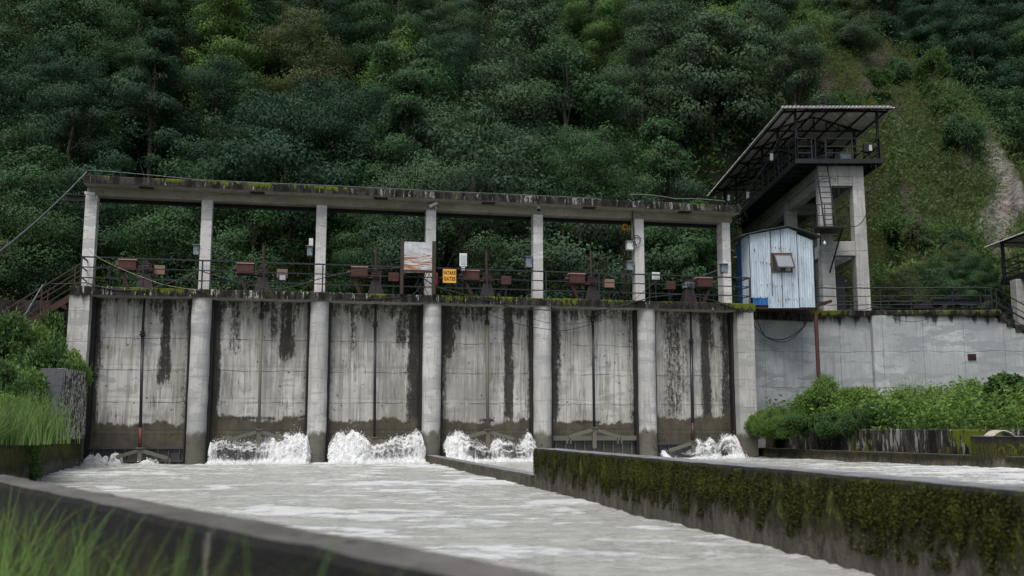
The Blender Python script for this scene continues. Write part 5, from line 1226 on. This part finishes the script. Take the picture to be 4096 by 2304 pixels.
# ladder with hoops and landing
ly = YN+.25; zl0 = atY(3350,925,ly).z; a0 = atY(3258,640,ly); a1 = atY(3318,915,ly)
ax0, ax1 = atY(3262,640,ly).x, atY(3306,640,ly).x; bx0, bx1 = atY(3293,910,ly).x, atY(3340,910,ly).x
for xa, xb in ((ax0,bx0),(ax1,bx1)): mb = MB(); mb.bar((xa-.0,ly-.1,zp+1.0),(xa,ly,zp)); mb.bar((xa,ly,zp),(xb,ly-.25,zl0),.045,.07); T(mb, 'ladder_rail', M['rail'])
for k in range(1,13):
    t_ = k/13; mb = MB(); z_ = zp+(zl0-zp)*t_; mb.bar((ax0+(bx0-ax0)*t_,ly-.25*t_,z_),(ax1+(bx1-ax1)*t_,ly-.25*t_,z_),.035); T(mb, 'rung', M['rail'])
for t_ in (-.02,.30):
    z_ = zp+(zl0-zp)*t_; xa, xb = ax0+(bx0-ax0)*t_, ax1+(bx1-ax1)*t_; c_ = (xa+xb)/2+.12
    mb = MB(); mb.tube([(c_+.38*math.cos(a),ly-.1-.55*abs(math.sin(a)),z_) for a in np.linspace(math.pi,2*math.pi,14)], .018, 5); T(mb, 'ladder_hoop', M['rail'])
mb = MB(); mb.tube([(ax1+.22,ly-.6,zp+.1),(ax1+.32,ly-.6,zp-1.9)], .014, 5); T(mb, 'ladder_hoop', M['rail'])
lx0, lx1 = atY(3240,920,ly).x, atY(3356,920,ly).x
mb = MB(); mb.box(lx0,lx1,ly-1.2,ly+.2,zl0-.07,zl0); mb.bar((lx0+.2,ly-1.0,zl0-.07),(lx0+.5,ly+.2,zl0-.6),.05); mb.bar((lx1-.15,ly-.9,zl0-.07),(lx1-.45,ly+.2,zl0-1.9),.05); T(mb, 'landing', M['steel'])
for x in (lx0,lx0+.35,lx1): mb = MB(); mb.bar((x,ly-1.15,zl0),(x,ly-1.15,zl0+1.0),.035); T(mb, 'landing_post', M['rail'])
mb = MB(); mb.bar((lx1,ly+.1,zl0),(lx1,ly+.1,zl0+1.0),.035); T(mb, 'landing_post', M['rail'])
for h in (.5,1.0): mb = MB(); mb.bar((lx0,ly-1.15,zl0+h),(lx1,ly-1.15,zl0+h),.03); mb.bar((lx1,ly-1.15,zl0+h),(lx1,ly+.1,zl0+h),.03); mb.bar((lx0,ly-1.15,zl0+h),(lx0,ly+.1,zl0+h),.03); T(mb, 'landing_rail', M['rail'])
# bulb under landing
b_ = atY(3298,965,ly-.9); o = empty('light_bulb', b_, 0, 'bare white light bulb hanging under the tower ladder landing', 'light bulb')
mb = MB(); mb.lathe((0,0,-.1), [(.01,-.08),(.05,-.06),(.065,-.01),(.055,.04),(.03,.09),(.025,.12)], 12); mb.build('bulb', M['bulb'], o, smooth=True)
mb = MB(); mb.tube([(0,0,.02),(0,0,.30)], .012, 5); mb.build('wire', M['cable'], o)
# equipment on the platform
p = atY(3378,622,YN+1.0); o = empty('control_cabinet', (p.x,YN+1.0,zp), 0, 'small pale grey cabinet standing on the tower platform', 'cabinet'); MB().box(-.25,.25,-.2,.2,0,.55).build('cabinet', M['panelbox'], o, bevel=.01)
p = atY(3262,610,YN+2.2); o = empty('winch_drum', (p.x,YN+2.2,zp), 0, 'dark round winch drum behind the tower platform railing', 'winch'); MB().tube([(-.5,0,.45),(.5,0,.45)], .5, 20).build('drum', M['steel'], o); MB().box(-.7,.7,-.3,.3,0,.2).build('bed', M['steel'], o)
p = atY(3472,600,YN-.05); o = empty('floodlight', p, 0, 'black floodlight on the right front corner of the tower platform', 'floodlight'); MB().box(-.2,.2,-.08,.1,-.1,.32).build('housing', M['cable'], o, bevel=.02); MB().box(.02,.16,-.09,-.081,-.05,.22).build('lens', M['lamp_glass'], o); MB().bar((.1,.1,-.1),(.2,.2,-.8),.05).build('stalk', M['steel'], o)
for (px, py, Y, lb) in ((3087,628,47.5,'upper pale floodlight on the left side railing of the tower platform'),(2992,780,53.5,'middle pale floodlight on the left side railing of the tower platform'),(2916,792,57.5,'pale floodlight at the far left end of the tower platform')):
    p = atY(px, py, Y); o = empty('floodlight', p, R(-50), lb, 'floodlight'); b = MB().box(-.09,.09,-.03,.03,-.17,.17).build('housing', M['lamp_glass'], o, bevel=.015); b.rotation_euler = (R(10),R(12),0); MB().box(-.03,.35,.035,.06,-.03,.03).build('bracket', M['steel'], o)
cable([tuple(atY(3160,455,YN)),tuple(atY(3085,620,47.6)),tuple(atY(2965,790,55))], .022, 'pale diagonal guy wire across the left side of the tower', 'cable_grey', [.0,.1], 'W')
cable([tuple(atY(3362,880,YN-.8)),tuple(atY(3420,905,YN)),tuple(atY(3462,865,YN+.3)),tuple(atY(3505,660,YN))], .020, 'black cable looping from the landing around the right tower leg', 'cable', [.1,.12,.0], 'W')
cable([tuple(atY(3585,445,YN-.5)),tuple(atY(4100,860,58))], .012, 'thin wire stretching from the tower roof corner down to the right', 'cable', .6, 'W')
# dark steel door between tower legs, lattice behind hut
p = atY(3350,1160,46.2); o = empty('steel_door', (p.x-.1,46.2,6.0), 0, 'dark open steel door panel between the tower legs', 'door panel')
MB().box(-.42,-.05,-.03,.03,0,2.35).build('leaf', M['steel'], o); MB().box(-.05,.42,-.10,-.04,0,2.35).build('leaf', M['rail'], o, bevel=.01); MB().box(.2,.3,-.13,-.10,1.0,1.15).build('latch', M['steel_rust'], o)
o = empty('lattice_mast', (hx1+.28,42.6,6.34), 0, 'narrow dark steel lattice mast right behind the tin hut', 'lattice mast')
for dx in (0,.28): MB().bar((dx,0,0),(dx,0,3.6),.05).build('leg', M['steel'], o)
mb = MB()
for k in range(9): mb.bar((0,0,.4*k),(.28,0,.4*k+.4),.03)
mb.build('lacing', M['steel'], o)

# small tin roofed shelter glimpsed behind last pillar
p = atY(2860,885,45); o = empty('small_shelter', (p.x,46,6.0), 0, 'small dark tin shelter roof half hidden behind the right end pillar', 'shelter')
mb = MB(); mb.hexa([(-1.0,-.6,2.05),(.8,-.6,2.75),(.8,.8,2.75),(-1.0,.8,2.05)],[(-1.0,-.6,2.10),(.8,-.6,2.80),(.8,.8,2.80),(-1.0,.8,2.10)]); mb.build('roof', M['tin_dark'], o)
for x in (-.6,.6): MB().bar((x,0,0),(x,0,2.3+.35*x),.08).build('post', M['wood'], o)

# ================================================================== SECOND TOWER AT THE RIGHT EDGE
t2 = empty('second_hoist_tower', (26,48,6), 0, 'partly seen roofed steel platform on a pale pillar at the right picture edge', 'hoist tower')
YA = 51.0; zq = atY(4003,1116,YA).z; xq = atY(4003,1116,YA).x; zeq = atY(3935,990,YA+1.2).z; xeq = atY(3935,990,YA+1.2).x
def T2(mb, name, mat, **kw): return W0(mb, name, mat, t2, **kw)
mb = MB(); mb.box(xq,xq+.12,40,YA,zq-.30,zq); mb.box(xq,xq+5,YA-.1,YA,zq-.3,zq); mb.box(xq+.1,xq+5,40,YA-.1,zq-.12,zq-.05); T2(mb, 'platform', M['steel'])
for y in (YA-.2,YA-3.2,YA-6.2): 
    for x in (xq+.1, xq+4.8): mb = MB(); mb.box(x-.07,x+.07,y-.07,y+.07,zq,zeq+.15); T2(mb, 'post', M['steel'])
for h in (.9,.55,.25): mb = MB(); mb.bar((xq+.1,40,zq+h),(xq+.1,YA-.2,zq+h),.05); mb.bar((xq+.1,YA-.2,zq+h),(xq+4.8,YA-.2,zq+h),.05); T2(mb, 'rail', M['rail'])
for y in (YA-1.7,YA-4.7): mb = MB(); mb.bar((xq+.1,y,zq),(xq+.1,y,zq+1.05),.05); T2(mb, 'rail_post', M['rail'])
xw = 6.6; mb = roofplane((xeq,YA+1.2,zeq),(xeq,40,zeq),(xeq+xw/2,YA-1,zeq+1.1),(xeq+xw/2,40,zeq+1.1),'r'); o_ = T2(mb, 'roof_sheet', M['roof_top'])
mb = roofplane((xeq,YA+1.2,zeq),(xeq+xw,YA+1.2,zeq),(xeq+xw/2,YA-1,zeq+1.1),(xeq+xw/2,YA-1.001,zeq+1.1),'r'); T2(mb, 'roof_sheet', M['roof_under'])
mb = MB(); mb.bar((xq,YA-.2,zeq),(xq+4.8,YA-.2,zeq),.06); mb.bar((xq,YA-.2,zeq),(xq+2.4,YA-.2,zeq+.9),.06); mb.bar((xq+.1,40,zeq),(xq+.1,YA-.2,zeq),.06); mb.bar((xq,YA-3.2,zeq),(xq+2.4,YA-3.2,zeq+.9),.06); T2(mb, 'truss', M['steel'])
pxx = atY(4068,1200,49).x; mb = MB(); mb.box(pxx,pxx+.6,49,49.6,0,zq-.3); T2(mb, 'pillar', M['tower'], bevel=.02)

# ================================================================== RIGHT BANK OF THE CHANNEL
def wl(pts, thick, z0, z1, *a, **k): return slabwall(pts, thick, z0, z1, *a, **k)
lg = [(9.9,41.0),(11.7,36.0),(13.4,32.0),(15.2,28.0),(19.5,18.0)]
wl(lg, .55, -1, .50, 'channel_ledge', M['ledge'], 'low stepped concrete ledge along the right side of the channel', 'ledge', side=1, jag=.02, seed=12)
dk = [(10.9,40.6),(12.6,36.4),(14.2,32.6),(16.1,28.4),(20,19)]
wl(dk, .35, -1, 1.27, 'bank_wall', M['darkwall'], 'black-stained wall with white lime runs under the right bank bushes', 'bank wall', side=1, jag=.02, seed=13)
mb = MB(); q0 = atY(3970,1800,29.6); mb.box(q0.x,q0.x+2.6,29.6-.0,31.0,-1,1.08); o = mb.build('concrete_block', M['leftwall'], None, bevel=.03); tag(o, 'mossy dark concrete block at the right edge with a tin scrap on top', 'concrete block')
mb = MB(); rows = []
for i in range(40):
    x = q0.x+.05+.62*i/39; zz = 1.09+.16*math.sin(math.pi*i/39)**.8+.012*math.sin(i*1.6); rows.append([(x,29.55+.02*k,zz) if k == 0 else (x,29.55+.32*k,zz+.0) for k in range(3)])
o = MB().sheet(rows).build('roof_sheet_scrap', plain('cream_tin', (.55,.52,.42), .5)); md = o.modifiers.new('t','SOLIDIFY'); md.thickness = .012; tag(o, 'curved cream corrugated tin scrap lying on the concrete block', 'tin sheet')
def fr(X, Y):
    xb = np.interp(Y, [19,28.4,32.6,36.4,40.6,42], [20,16.1,14.2,12.6,10.9,10.4])+.25; d = X-xb
    return np.where(d < 0, -.8, 1.12+np.minimum(d*.10,.7))
bank('right_bank', fr, (10.0,30), (19,43.0), 90, earth)

# ================================================================== BUSHES AND GRASS
def bush_mesh(seed, Rr, H, n, leaf):
    rng = np.random.default_rng(seed); P = lobes(rng, Rr, H, 15, 'dome'); C, D, T, LS = [], [], [], []
    sz = np.array([p[3] for p in P]); cnt = (n*sz**2/np.sum(sz**2)).astype(int)
    for p, m in zip(P, cnt):
        d = rng.normal(size=(m,3)); d[:,2] = d[:,2]*.8+.3; d /= np.linalg.norm(d,axis=1,keepdims=True); rr = p[3]*rng.uniform(.35,1.35,m)
        C.append(np.array(p[:3])+d*rr[:,None]*np.array([1.1,1.1,.8])); D.append(d+rng.normal(size=(m,3))*.7); T.append(np.clip(rng.uniform(0,.6,m)+.35*(rr/p[3]-.6),0,1)); LS.append(rng.uniform(.6,1.6,m)*leaf)  # random tint plus painted shade, leaves deep inside a lobe darker
    for k in range(46):                                          # leafy upright shoots
        th = rng.uniform(0,6.28); q = rng.uniform(0,1)**.5*Rr*.95; b = np.array([math.cos(th)*q, math.sin(th)*q, H*rng.uniform(.25,.7)*(1-.3*q/Rr)]); L_ = rng.uniform(.35,.85)*H*.6
        dr = np.array([math.cos(th)*.35*q/Rr+rng.normal()*.15, math.sin(th)*.35*q/Rr+rng.normal()*.15, 1.]); dr /= np.linalg.norm(dr); m = 34; t_ = rng.uniform(0,1,m)
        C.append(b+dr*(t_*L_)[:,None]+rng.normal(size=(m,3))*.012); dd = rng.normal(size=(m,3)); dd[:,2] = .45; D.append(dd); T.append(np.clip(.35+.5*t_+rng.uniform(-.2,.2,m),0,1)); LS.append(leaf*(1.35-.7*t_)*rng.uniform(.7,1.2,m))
    C, D, T, LS = map(np.concatenate, (C, D, T, LS)); V, Q = quads(C, D, LS, LS*.5, rng, .2)
    NN = C-np.array([0,0,H*.15]); NN /= np.maximum(np.linalg.norm(NN,axis=1,keepdims=True),1e-5); return npmesh('foliage', V, Q, LEAF['mid'], False, {'tint': np.repeat(T,4), 'nrm': np.repeat(NN,4,0)*.8})
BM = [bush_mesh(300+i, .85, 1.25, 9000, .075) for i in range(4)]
BSTEM = [trunk_mesh('stem', 320+i, 1.1, lobes(np.random.default_rng(320+i), .6, 1.1, 10, 'dome'), .035) for i in range(4)]
def bush(x, y, z, s, k, leaf, label, sz=1., grp=None, name='bush'):
    o = empty(name, (x,y,z), k*1.7, label, 'bush', grp); o.scale = (s,s,s*sz)
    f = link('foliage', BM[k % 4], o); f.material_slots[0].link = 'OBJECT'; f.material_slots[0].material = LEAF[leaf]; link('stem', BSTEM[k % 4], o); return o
q_ = np.random.default_rng(9); nsh = 0
HS = [('shrub','dark'),('mid','mid green'),('blue','bluish'),('olive','olive'),('bush','bright green')]; hrec = []
while nsh < 58:
    a_ = q_.uniform(.24,.56); y_ = q_.uniform(51,100); x_ = a_*y_; z_ = float(terrain(x_, y_)); px, py = map(float, to_px(x_, y_, z_))
    if px < float(forest_edge(py))-20 or px > 4150 or py < -40 or (z_-ZC)/y_ > float(np.interp(a_, RA, RE, left=9))-.004: continue
    if a_ < .38 and y_ < 66: continue
    if float(segdist(np.array(px), np.array(py), [(3935,500,30),(4010,700,80),(4010,985,80)])) < 1: continue
    c_ = int(q_.integers(0,5)) if q_.uniform() < .4 else int(q_.integers(0,2)); o = bush(x_, y_, z_-.3, q_.uniform(.7,1.7), nsh, HS[c_][0], 'x', q_.uniform(.8,1.3), 'shrubs on the steep spur', 'hill_shrub'); hrec.append((o, px, py, HS[c_][1])); nsh += 1
g_ = {}
for o, px, py, c_ in hrec: g_.setdefault((c_, 'near the top of the spur' if py < 200 else 'on the upper spur' if py < 420 else 'midway down the spur' if py < 700 else 'low on the spur', 'above the tower roof' if px < 3450 else 'right of the tower' if px < 3750 else 'beside the landslip'), []).append((px, o))
for (c_, z_, x_), L_ in g_.items():
    L_.sort(key=lambda q: q[0])
    for i, (px, o) in enumerate(L_): o['label'] = (('' if len(L_) == 1 else ('leftmost ','second from left ','third from left ','fourth from left ','fifth from left ','rightmost ')[min(i,5)])+f'{c_} shrub {z_} {x_}'); o['category'] = 'shrub'
RB = [ # px, base y, depth, scale, leaf, label
 (3030,1640,40.2,.62,'bush','small bright climbing bush against the right end pier'),(3065,1700,39.2,.75,'bush','low light green bush at the pier end of the right bank wall'),
 (3130,1640,40.6,.85,'shrub','dark bush left of the rusty post on the right bank'),(3180,1700,38.2,.80,'shrub','low bush spilling over the wall below the rusty post'),
 (3225,1640,40.8,1.0,'bush','tall bush just left of the rusty post foot'),(3290,1690,37.8,.85,'shrub','dark low bush in front of the rusty post foot'),
 (3320,1640,40.2,1.15,'bush','tall feathery bush just right of the rusty post'),(3390,1640,40.4,1.15,'bush','tallest fresh green bush of the right bank'),(3390,1690,37.2,.8,'shrub','dense low bush above the lime-streaked wall'),
 (3460,1640,39.8,1.0,'shrub','rounded bush left of the large grass tuft'),(3500,1690,36.6,.75,'shrub','low leafy bush in front of the large grass tuft'),(3560,1650,39.5,.9,'shrub','bush half behind the large grass tuft'),
 (3740,1690,36.5,.72,'bush','small light bush right of the large grass tuft'),(3800,1660,38.5,.85,'shrub','bush under the bare wall right of the grass'),(3860,1690,36,.7,'bush','low pale bush left of the small bank tree'),(3930,1690,35.2,.75,'shrub','low dark bush below the small bank tree'),(4010,1690,34.8,.85,'shrub','bush directly under the small bank tree'),(4085,1680,34.5,.9,'shrub','bush at the right picture edge above the bank wall')]
RB += [(3600,1690,37.2,.75,'bush','low bright bush right before the large grass tuft'),(3690,1680,38.6,.8,'shrub','dark bush touching the right side of the grass tuft'),(3480,1600,41,.85,'bush','feathery bush behind the grass tuft against the wall'),
 (3760,1640,39.6,.8,'bush','bush close to the wall between grass tuft and small tree'),(3890,1650,38.2,.8,'bush','light bush at the wall foot near the small tree'),(3100,1690,38.3,.6,'bush','small leafy bush on the left end of the bank wall')]
for i, (px, py, Y, s, lf, lb) in enumerate(RB):
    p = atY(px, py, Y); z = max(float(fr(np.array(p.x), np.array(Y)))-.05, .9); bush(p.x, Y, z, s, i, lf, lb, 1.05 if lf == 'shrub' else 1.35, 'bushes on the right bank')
o = empty('small_tree', atY(4040,1700,34.2), .4, 'small broad-leaved tree on the right bank beside the wall end', 'tree'); o.location.z = 1.1
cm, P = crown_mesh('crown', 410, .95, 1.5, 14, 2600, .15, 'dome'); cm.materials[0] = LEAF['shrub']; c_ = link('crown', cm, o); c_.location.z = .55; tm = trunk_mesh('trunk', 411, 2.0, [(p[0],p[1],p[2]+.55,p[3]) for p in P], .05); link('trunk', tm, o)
LBS = [(30,1290,34,1.3,'shrub','dark bush at the left picture edge below the stair'),(120,1300,35,1.25,'bush','bush under the red stair'),(215,1300,36,1.2,'shrub','dense bush beside the left end pier top'),(40,1420,31,1.35,'bush','big light bush on the left bank edge'),
 (150,1400,32,1.3,'shrub','dark bush midway up the left bank'),(255,1430,34,1.0,'bush','bush leaning against the left end pier'),(300,1440,34.4,.6,'bush','small broad-leaved sprig in front of the left end pier'),(10,1560,26,1.2,'bush','low bright bush at the left picture edge'),(130,1470,33,.9,'shrub','bush behind the buttress top')]
LBS += [(60,1480,29,1.15,'bush','light bush in the middle of the left bank'),(20,1490,28,1.1,'shrub','dark-leaved bush at the left edge of the bank'),(60,1610,25.6,1.0,'bush','leafy bush above the large left grass tuft'),
 (110,1440,32.5,1.2,'shrub','bush filling the left bank below the stair foot')]
for i, (px, py, Y, s, lf, lb) in enumerate(LBS):
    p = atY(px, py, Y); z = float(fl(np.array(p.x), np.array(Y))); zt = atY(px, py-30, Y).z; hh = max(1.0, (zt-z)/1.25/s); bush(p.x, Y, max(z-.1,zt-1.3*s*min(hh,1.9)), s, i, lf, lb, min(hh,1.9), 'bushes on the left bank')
def weeds(pts, hs, leaf, label, seed, mat='bush', m=16):
    rng = np.random.default_rng(seed); pts = np.array(pts); n = len(pts); t_ = rng.uniform(.1,1,(n,m)); ln = rng.normal(size=(n,1,2))*.22
    C = np.repeat(pts[:,None,:], m, 1); C[:,:,:2] += ln*t_[:,:,None]**1.5*np.array(hs)[:,None,None]; C[:,:,2] += t_*np.array(hs)[:,None]; C = C.reshape(-1,3); k = len(C)
    D = rng.normal(size=(k,3)); D[:,2] = .35+rng.normal(size=k)*.3; q = leaf*rng.uniform(.6,1.5,k)*np.repeat(rng.uniform(.6,1.4,n),m); V, Q = quads(C, D, q, q*.45, rng)
    T = np.clip(np.repeat(rng.uniform(0,.7,n),m)+rng.uniform(0,.3,k),0,1); o = link('weeds', npmesh('weeds', V, Q, LEAF[mat], False, {'tint': np.repeat(T,4), 'nrm': np.tile([[0,-.4,.85]],(4*k,1))})); tag(o, label, 'weeds', kind='stuff')
def blades(name, pts, lab, cat='grass', mat='grass', lo=.6, hi=1.1, w_=.012, bend=.5, seed=1, lean=(0,0), nseg=6, kind='stuff'):
    rng = np.random.default_rng(seed); n = len(pts); pts = np.array(pts); Lg = rng.uniform(lo,hi,n); th = rng.uniform(0,2*math.pi,n); b = rng.uniform(.15,1,n)*bend
    dx = np.cos(th)*b+lean[0]; dy = np.sin(th)*b*.7+lean[1]; sd = rng.uniform(0,2*math.pi,n); V = np.zeros((n,nseg+1,2,3)); 
    for k in range(nseg+1):
        t = k/nseg; c = pts+np.stack([dx*Lg*t**2, dy*Lg*t**2, Lg*(t-.38*np.minimum(1.6,np.hypot(dx,dy))*t**2.2)],-1); ww = w_*(1-t**1.5)+.0008
        off = np.stack([np.cos(sd)*ww, np.sin(sd)*ww*.4, 0*sd],-1); V[:,k,0] = c-off; V[:,k,1] = c+off
    base = np.arange(n)[:,None]*(2*(nseg+1)); k = np.arange(nseg)[None,:]*2; q = (base+k)
    Q = np.stack([q,q+1,q+3,q+2],-1).reshape(-1,4); T = np.repeat(rng.uniform(0,1,n), 2*(nseg+1))
    o = link(name, npmesh(name, V.reshape(-1,3), Q, LEAF[mat], False, {'tint': T, 'nrm': np.tile([[0,-.4,.85]],(len(T),1))})); tag(o, lab, cat, kind=kind)
    return o
rg = np.random.default_rng(77)
def tuft(px, py, Y, n, r, lo, hi, lab, seed, z=None, mat='grass', bend=.55, w_=.010):
    p = atY(px, py, Y); z = p.z if z is None else z; pts = [(p.x+rg.normal()*r, Y+rg.normal()*r*.7, z) for _ in range(n)]
    o = blades('grass_tuft', pts, lab, 'grass tuft', mat, lo, hi, w_, bend, seed); del o['kind']; return o
tuft(3645,1700,38.0,900,.28,1.2,2.3,'big arching light green grass tuft on the right bank',1,1.15)
tuft(3150,1700,38.6,300,.35,.6,1.3,'thin tall grass tuft at the left of the right bank',2,1.1)
tuft(3790,1690,37.0,260,.3,.6,1.4,'reedy grass tuft right of the bushes on the right bank',3,1.15)
tuft(95,1760,24.5,1100,.42,.6,1.5,'large soft green grass tuft hanging over the left side wall',4,.95)
tuft(15,1750,22.8,600,.35,.5,1.1,'grass tuft at the left picture edge above the side wall',5,.95)
tuft(150,1775,26.4,260,.2,.3,.8,'grass tuft with reddish stems before the buttress foot',6,1.0,'olive')
pts = []
for _ in range(1500):
    y = rg.uniform(20.5,28.6); x = -13.05-.275*(y-28.4)+.05-abs(rg.normal())*.18+(0 if y > 26.5 else .10); pts.append((x, y, .97))
blades('hanging_grass', pts, 'grass fringe drooping over the top of the left side wall', lo=.25, hi=.8, w_=.012, bend=.9, seed=21, lean=(.75,-.25), nseg=8)
pts = [(x, y, float(fr(np.array(x), np.array(y)))) for x, y in zip(rg.uniform(11,24,5200), rg.uniform(27,42.5,5200)) if float(fr(np.array(x), np.array(y))) > 1.0]
blades('bank_grass', pts, 'mixed green grass filling between the right bank bushes', lo=.2, hi=.75, w_=.016, seed=8)
pts = [(x, y, float(fl(np.array(x), np.array(y)))) for x, y in zip(rg.uniform(-24,-10,7000), rg.uniform(18,38,7000)) if float(fl(np.array(x), np.array(y))) > .8]
blades('bank_grass', pts, 'fresh green grass covering the left bank', lo=.15, hi=.5, w_=.018, seed=9)
def wpts(f, xr, yr, n, zmin, far):
    o_ = []
    while len(o_) < n:
        x = rg.uniform(*xr); y = rg.uniform(*yr); z = float(f(np.array(x), np.array(y)))
        if z > zmin and float(f(np.array(x-far), np.array(y))) < 2.6: o_.append((x,y,z))
    return o_
wp = wpts(fr, (10,19), (28,42.3), 2000, 1.0, 0); weeds(wp, [rg.uniform(.4,1.5) for _ in wp], .13, 'mixed bright leafy weeds standing between the right bank bushes', 5)
wp = wpts(fl, (-22,-12), (21,37), 1500, .8, 0); weeds(wp, [rg.uniform(.3,1.1) for _ in wp], .13, 'mixed leafy weeds covering the left bank around the bushes', 6)
# foreground grass on the near side of the wall
g0 = MB(); g0.sheet([[(-12,-4,.08),(-12,7.5,.08)],[(6,-4,.08),(6,1.2,.08)]]); struct(g0.build('near_ground', earth))
pts = []
while len(pts) < 800:
    y = rg.uniform(2.2,7.0); x = rg.uniform(-.56,-.12)*y; t_ = (x-fa.x)/fd.x if abs(fd.x) > 1e-6 else 0; yw = fa.y+fd.y*t_
    dens = np.clip((-.16-x/y)/.32,0,1)**2.2
    if y < yw-.35 and rg.uniform() < dens: pts.append((x, y, .08))
blades('foreground_grass', pts, 'out-of-focus tall grass in front of the near wall, lower left', lo=.45, hi=1.08, w_=.0045, bend=.62, seed=12, lean=(.10,0), nseg=8, mat='fggrass')
pts = [(rg.uniform(-.62,-.40)*3.0, 2.9+rg.uniform(-.2,.2), .25) for _ in range(18)]
blades('arching_grass', [(rg.uniform(-1.0,-.5), 2.35+rg.uniform(-.2,.2), .30) for _ in range(30)], 'few long pale grass blades arching over the near wall', lo=.75, hi=1.0, w_=.006, bend=.35, seed=15, lean=(.26,0), nseg=10, mat='fggrass')
blades('sparse_grass', [(.12+rg.normal()*.03, 2.0+rg.uniform(-.1,.1), .45) for _ in range(16)], 'faint blurred grass stems in front of the pool, bottom centre', lo=.45, hi=.72, w_=.003, bend=.16, seed=16, nseg=8)

# ================================================================== CAMERA, LIGHT
cam = bpy.data.cameras.new('camera'); co = bpy.data.objects.new('camera', cam); COL.objects.link(co)
cam.sensor_width = 36; cam.lens = 36*F/4096; cam.clip_end = 2000; cam.clip_start = .05
co.location = (0,0,ZC); co.rotation_euler = (math.pi/2+TH, 0, 0)
cam.dof.use_dof = True; cam.dof.focus_distance = 38; cam.dof.aperture_fstop = 1.4
sc.camera = co
w = bpy.data.worlds.new('World'); sc.world = w; w.use_nodes = True; nt = w.node_tree; nt.nodes.clear()
sky = nt.nodes.new('ShaderNodeTexSky'); sky.sky_type = 'NISHITA'; sky.sun_disc = False
sky.sun_elevation = R(62); sky.sun_rotation = R(200); sky.air_density = 1.0; sky.dust_density = 5.0; sky.ozone_density = .6
bg = nt.nodes.new('ShaderNodeBackground'); bg.inputs[1].default_value = .115
ow = nt.nodes.new('ShaderNodeOutputWorld'); nt.links.new(sky.outputs[0], bg.inputs[0]); nt.links.new(bg.outputs[0], ow.inputs[0])
sl = bpy.data.lights.new('sun', 'SUN'); sl.energy = 2.5; sl.angle = R(35); sl.color = (1,.99,.97)
so = bpy.data.objects.new('sun', sl); COL.objects.link(so)
# azimuth of the sun: behind and left of the camera
az = R(200); el = R(62)
d = Vector((math.sin(az)*math.cos(el), math.cos(az)*math.cos(el), math.sin(el)))
so.rotation_euler = d.to_track_quat('Z','Y').to_euler()
sc.view_settings.view_transform = 'Standard'; sc.view_settings.look = 'None'; sc.view_settings.exposure = 0; sc.view_settings.gamma = 1
sc.render.engine = 'CYCLES'; cy = sc.cycles
cy.max_bounces = 6; cy.diffuse_bounces = 3; cy.glossy_bounces = 2; cy.transmission_bounces = 3; cy.transparent_max_bounces = 12
cy.use_denoising = True
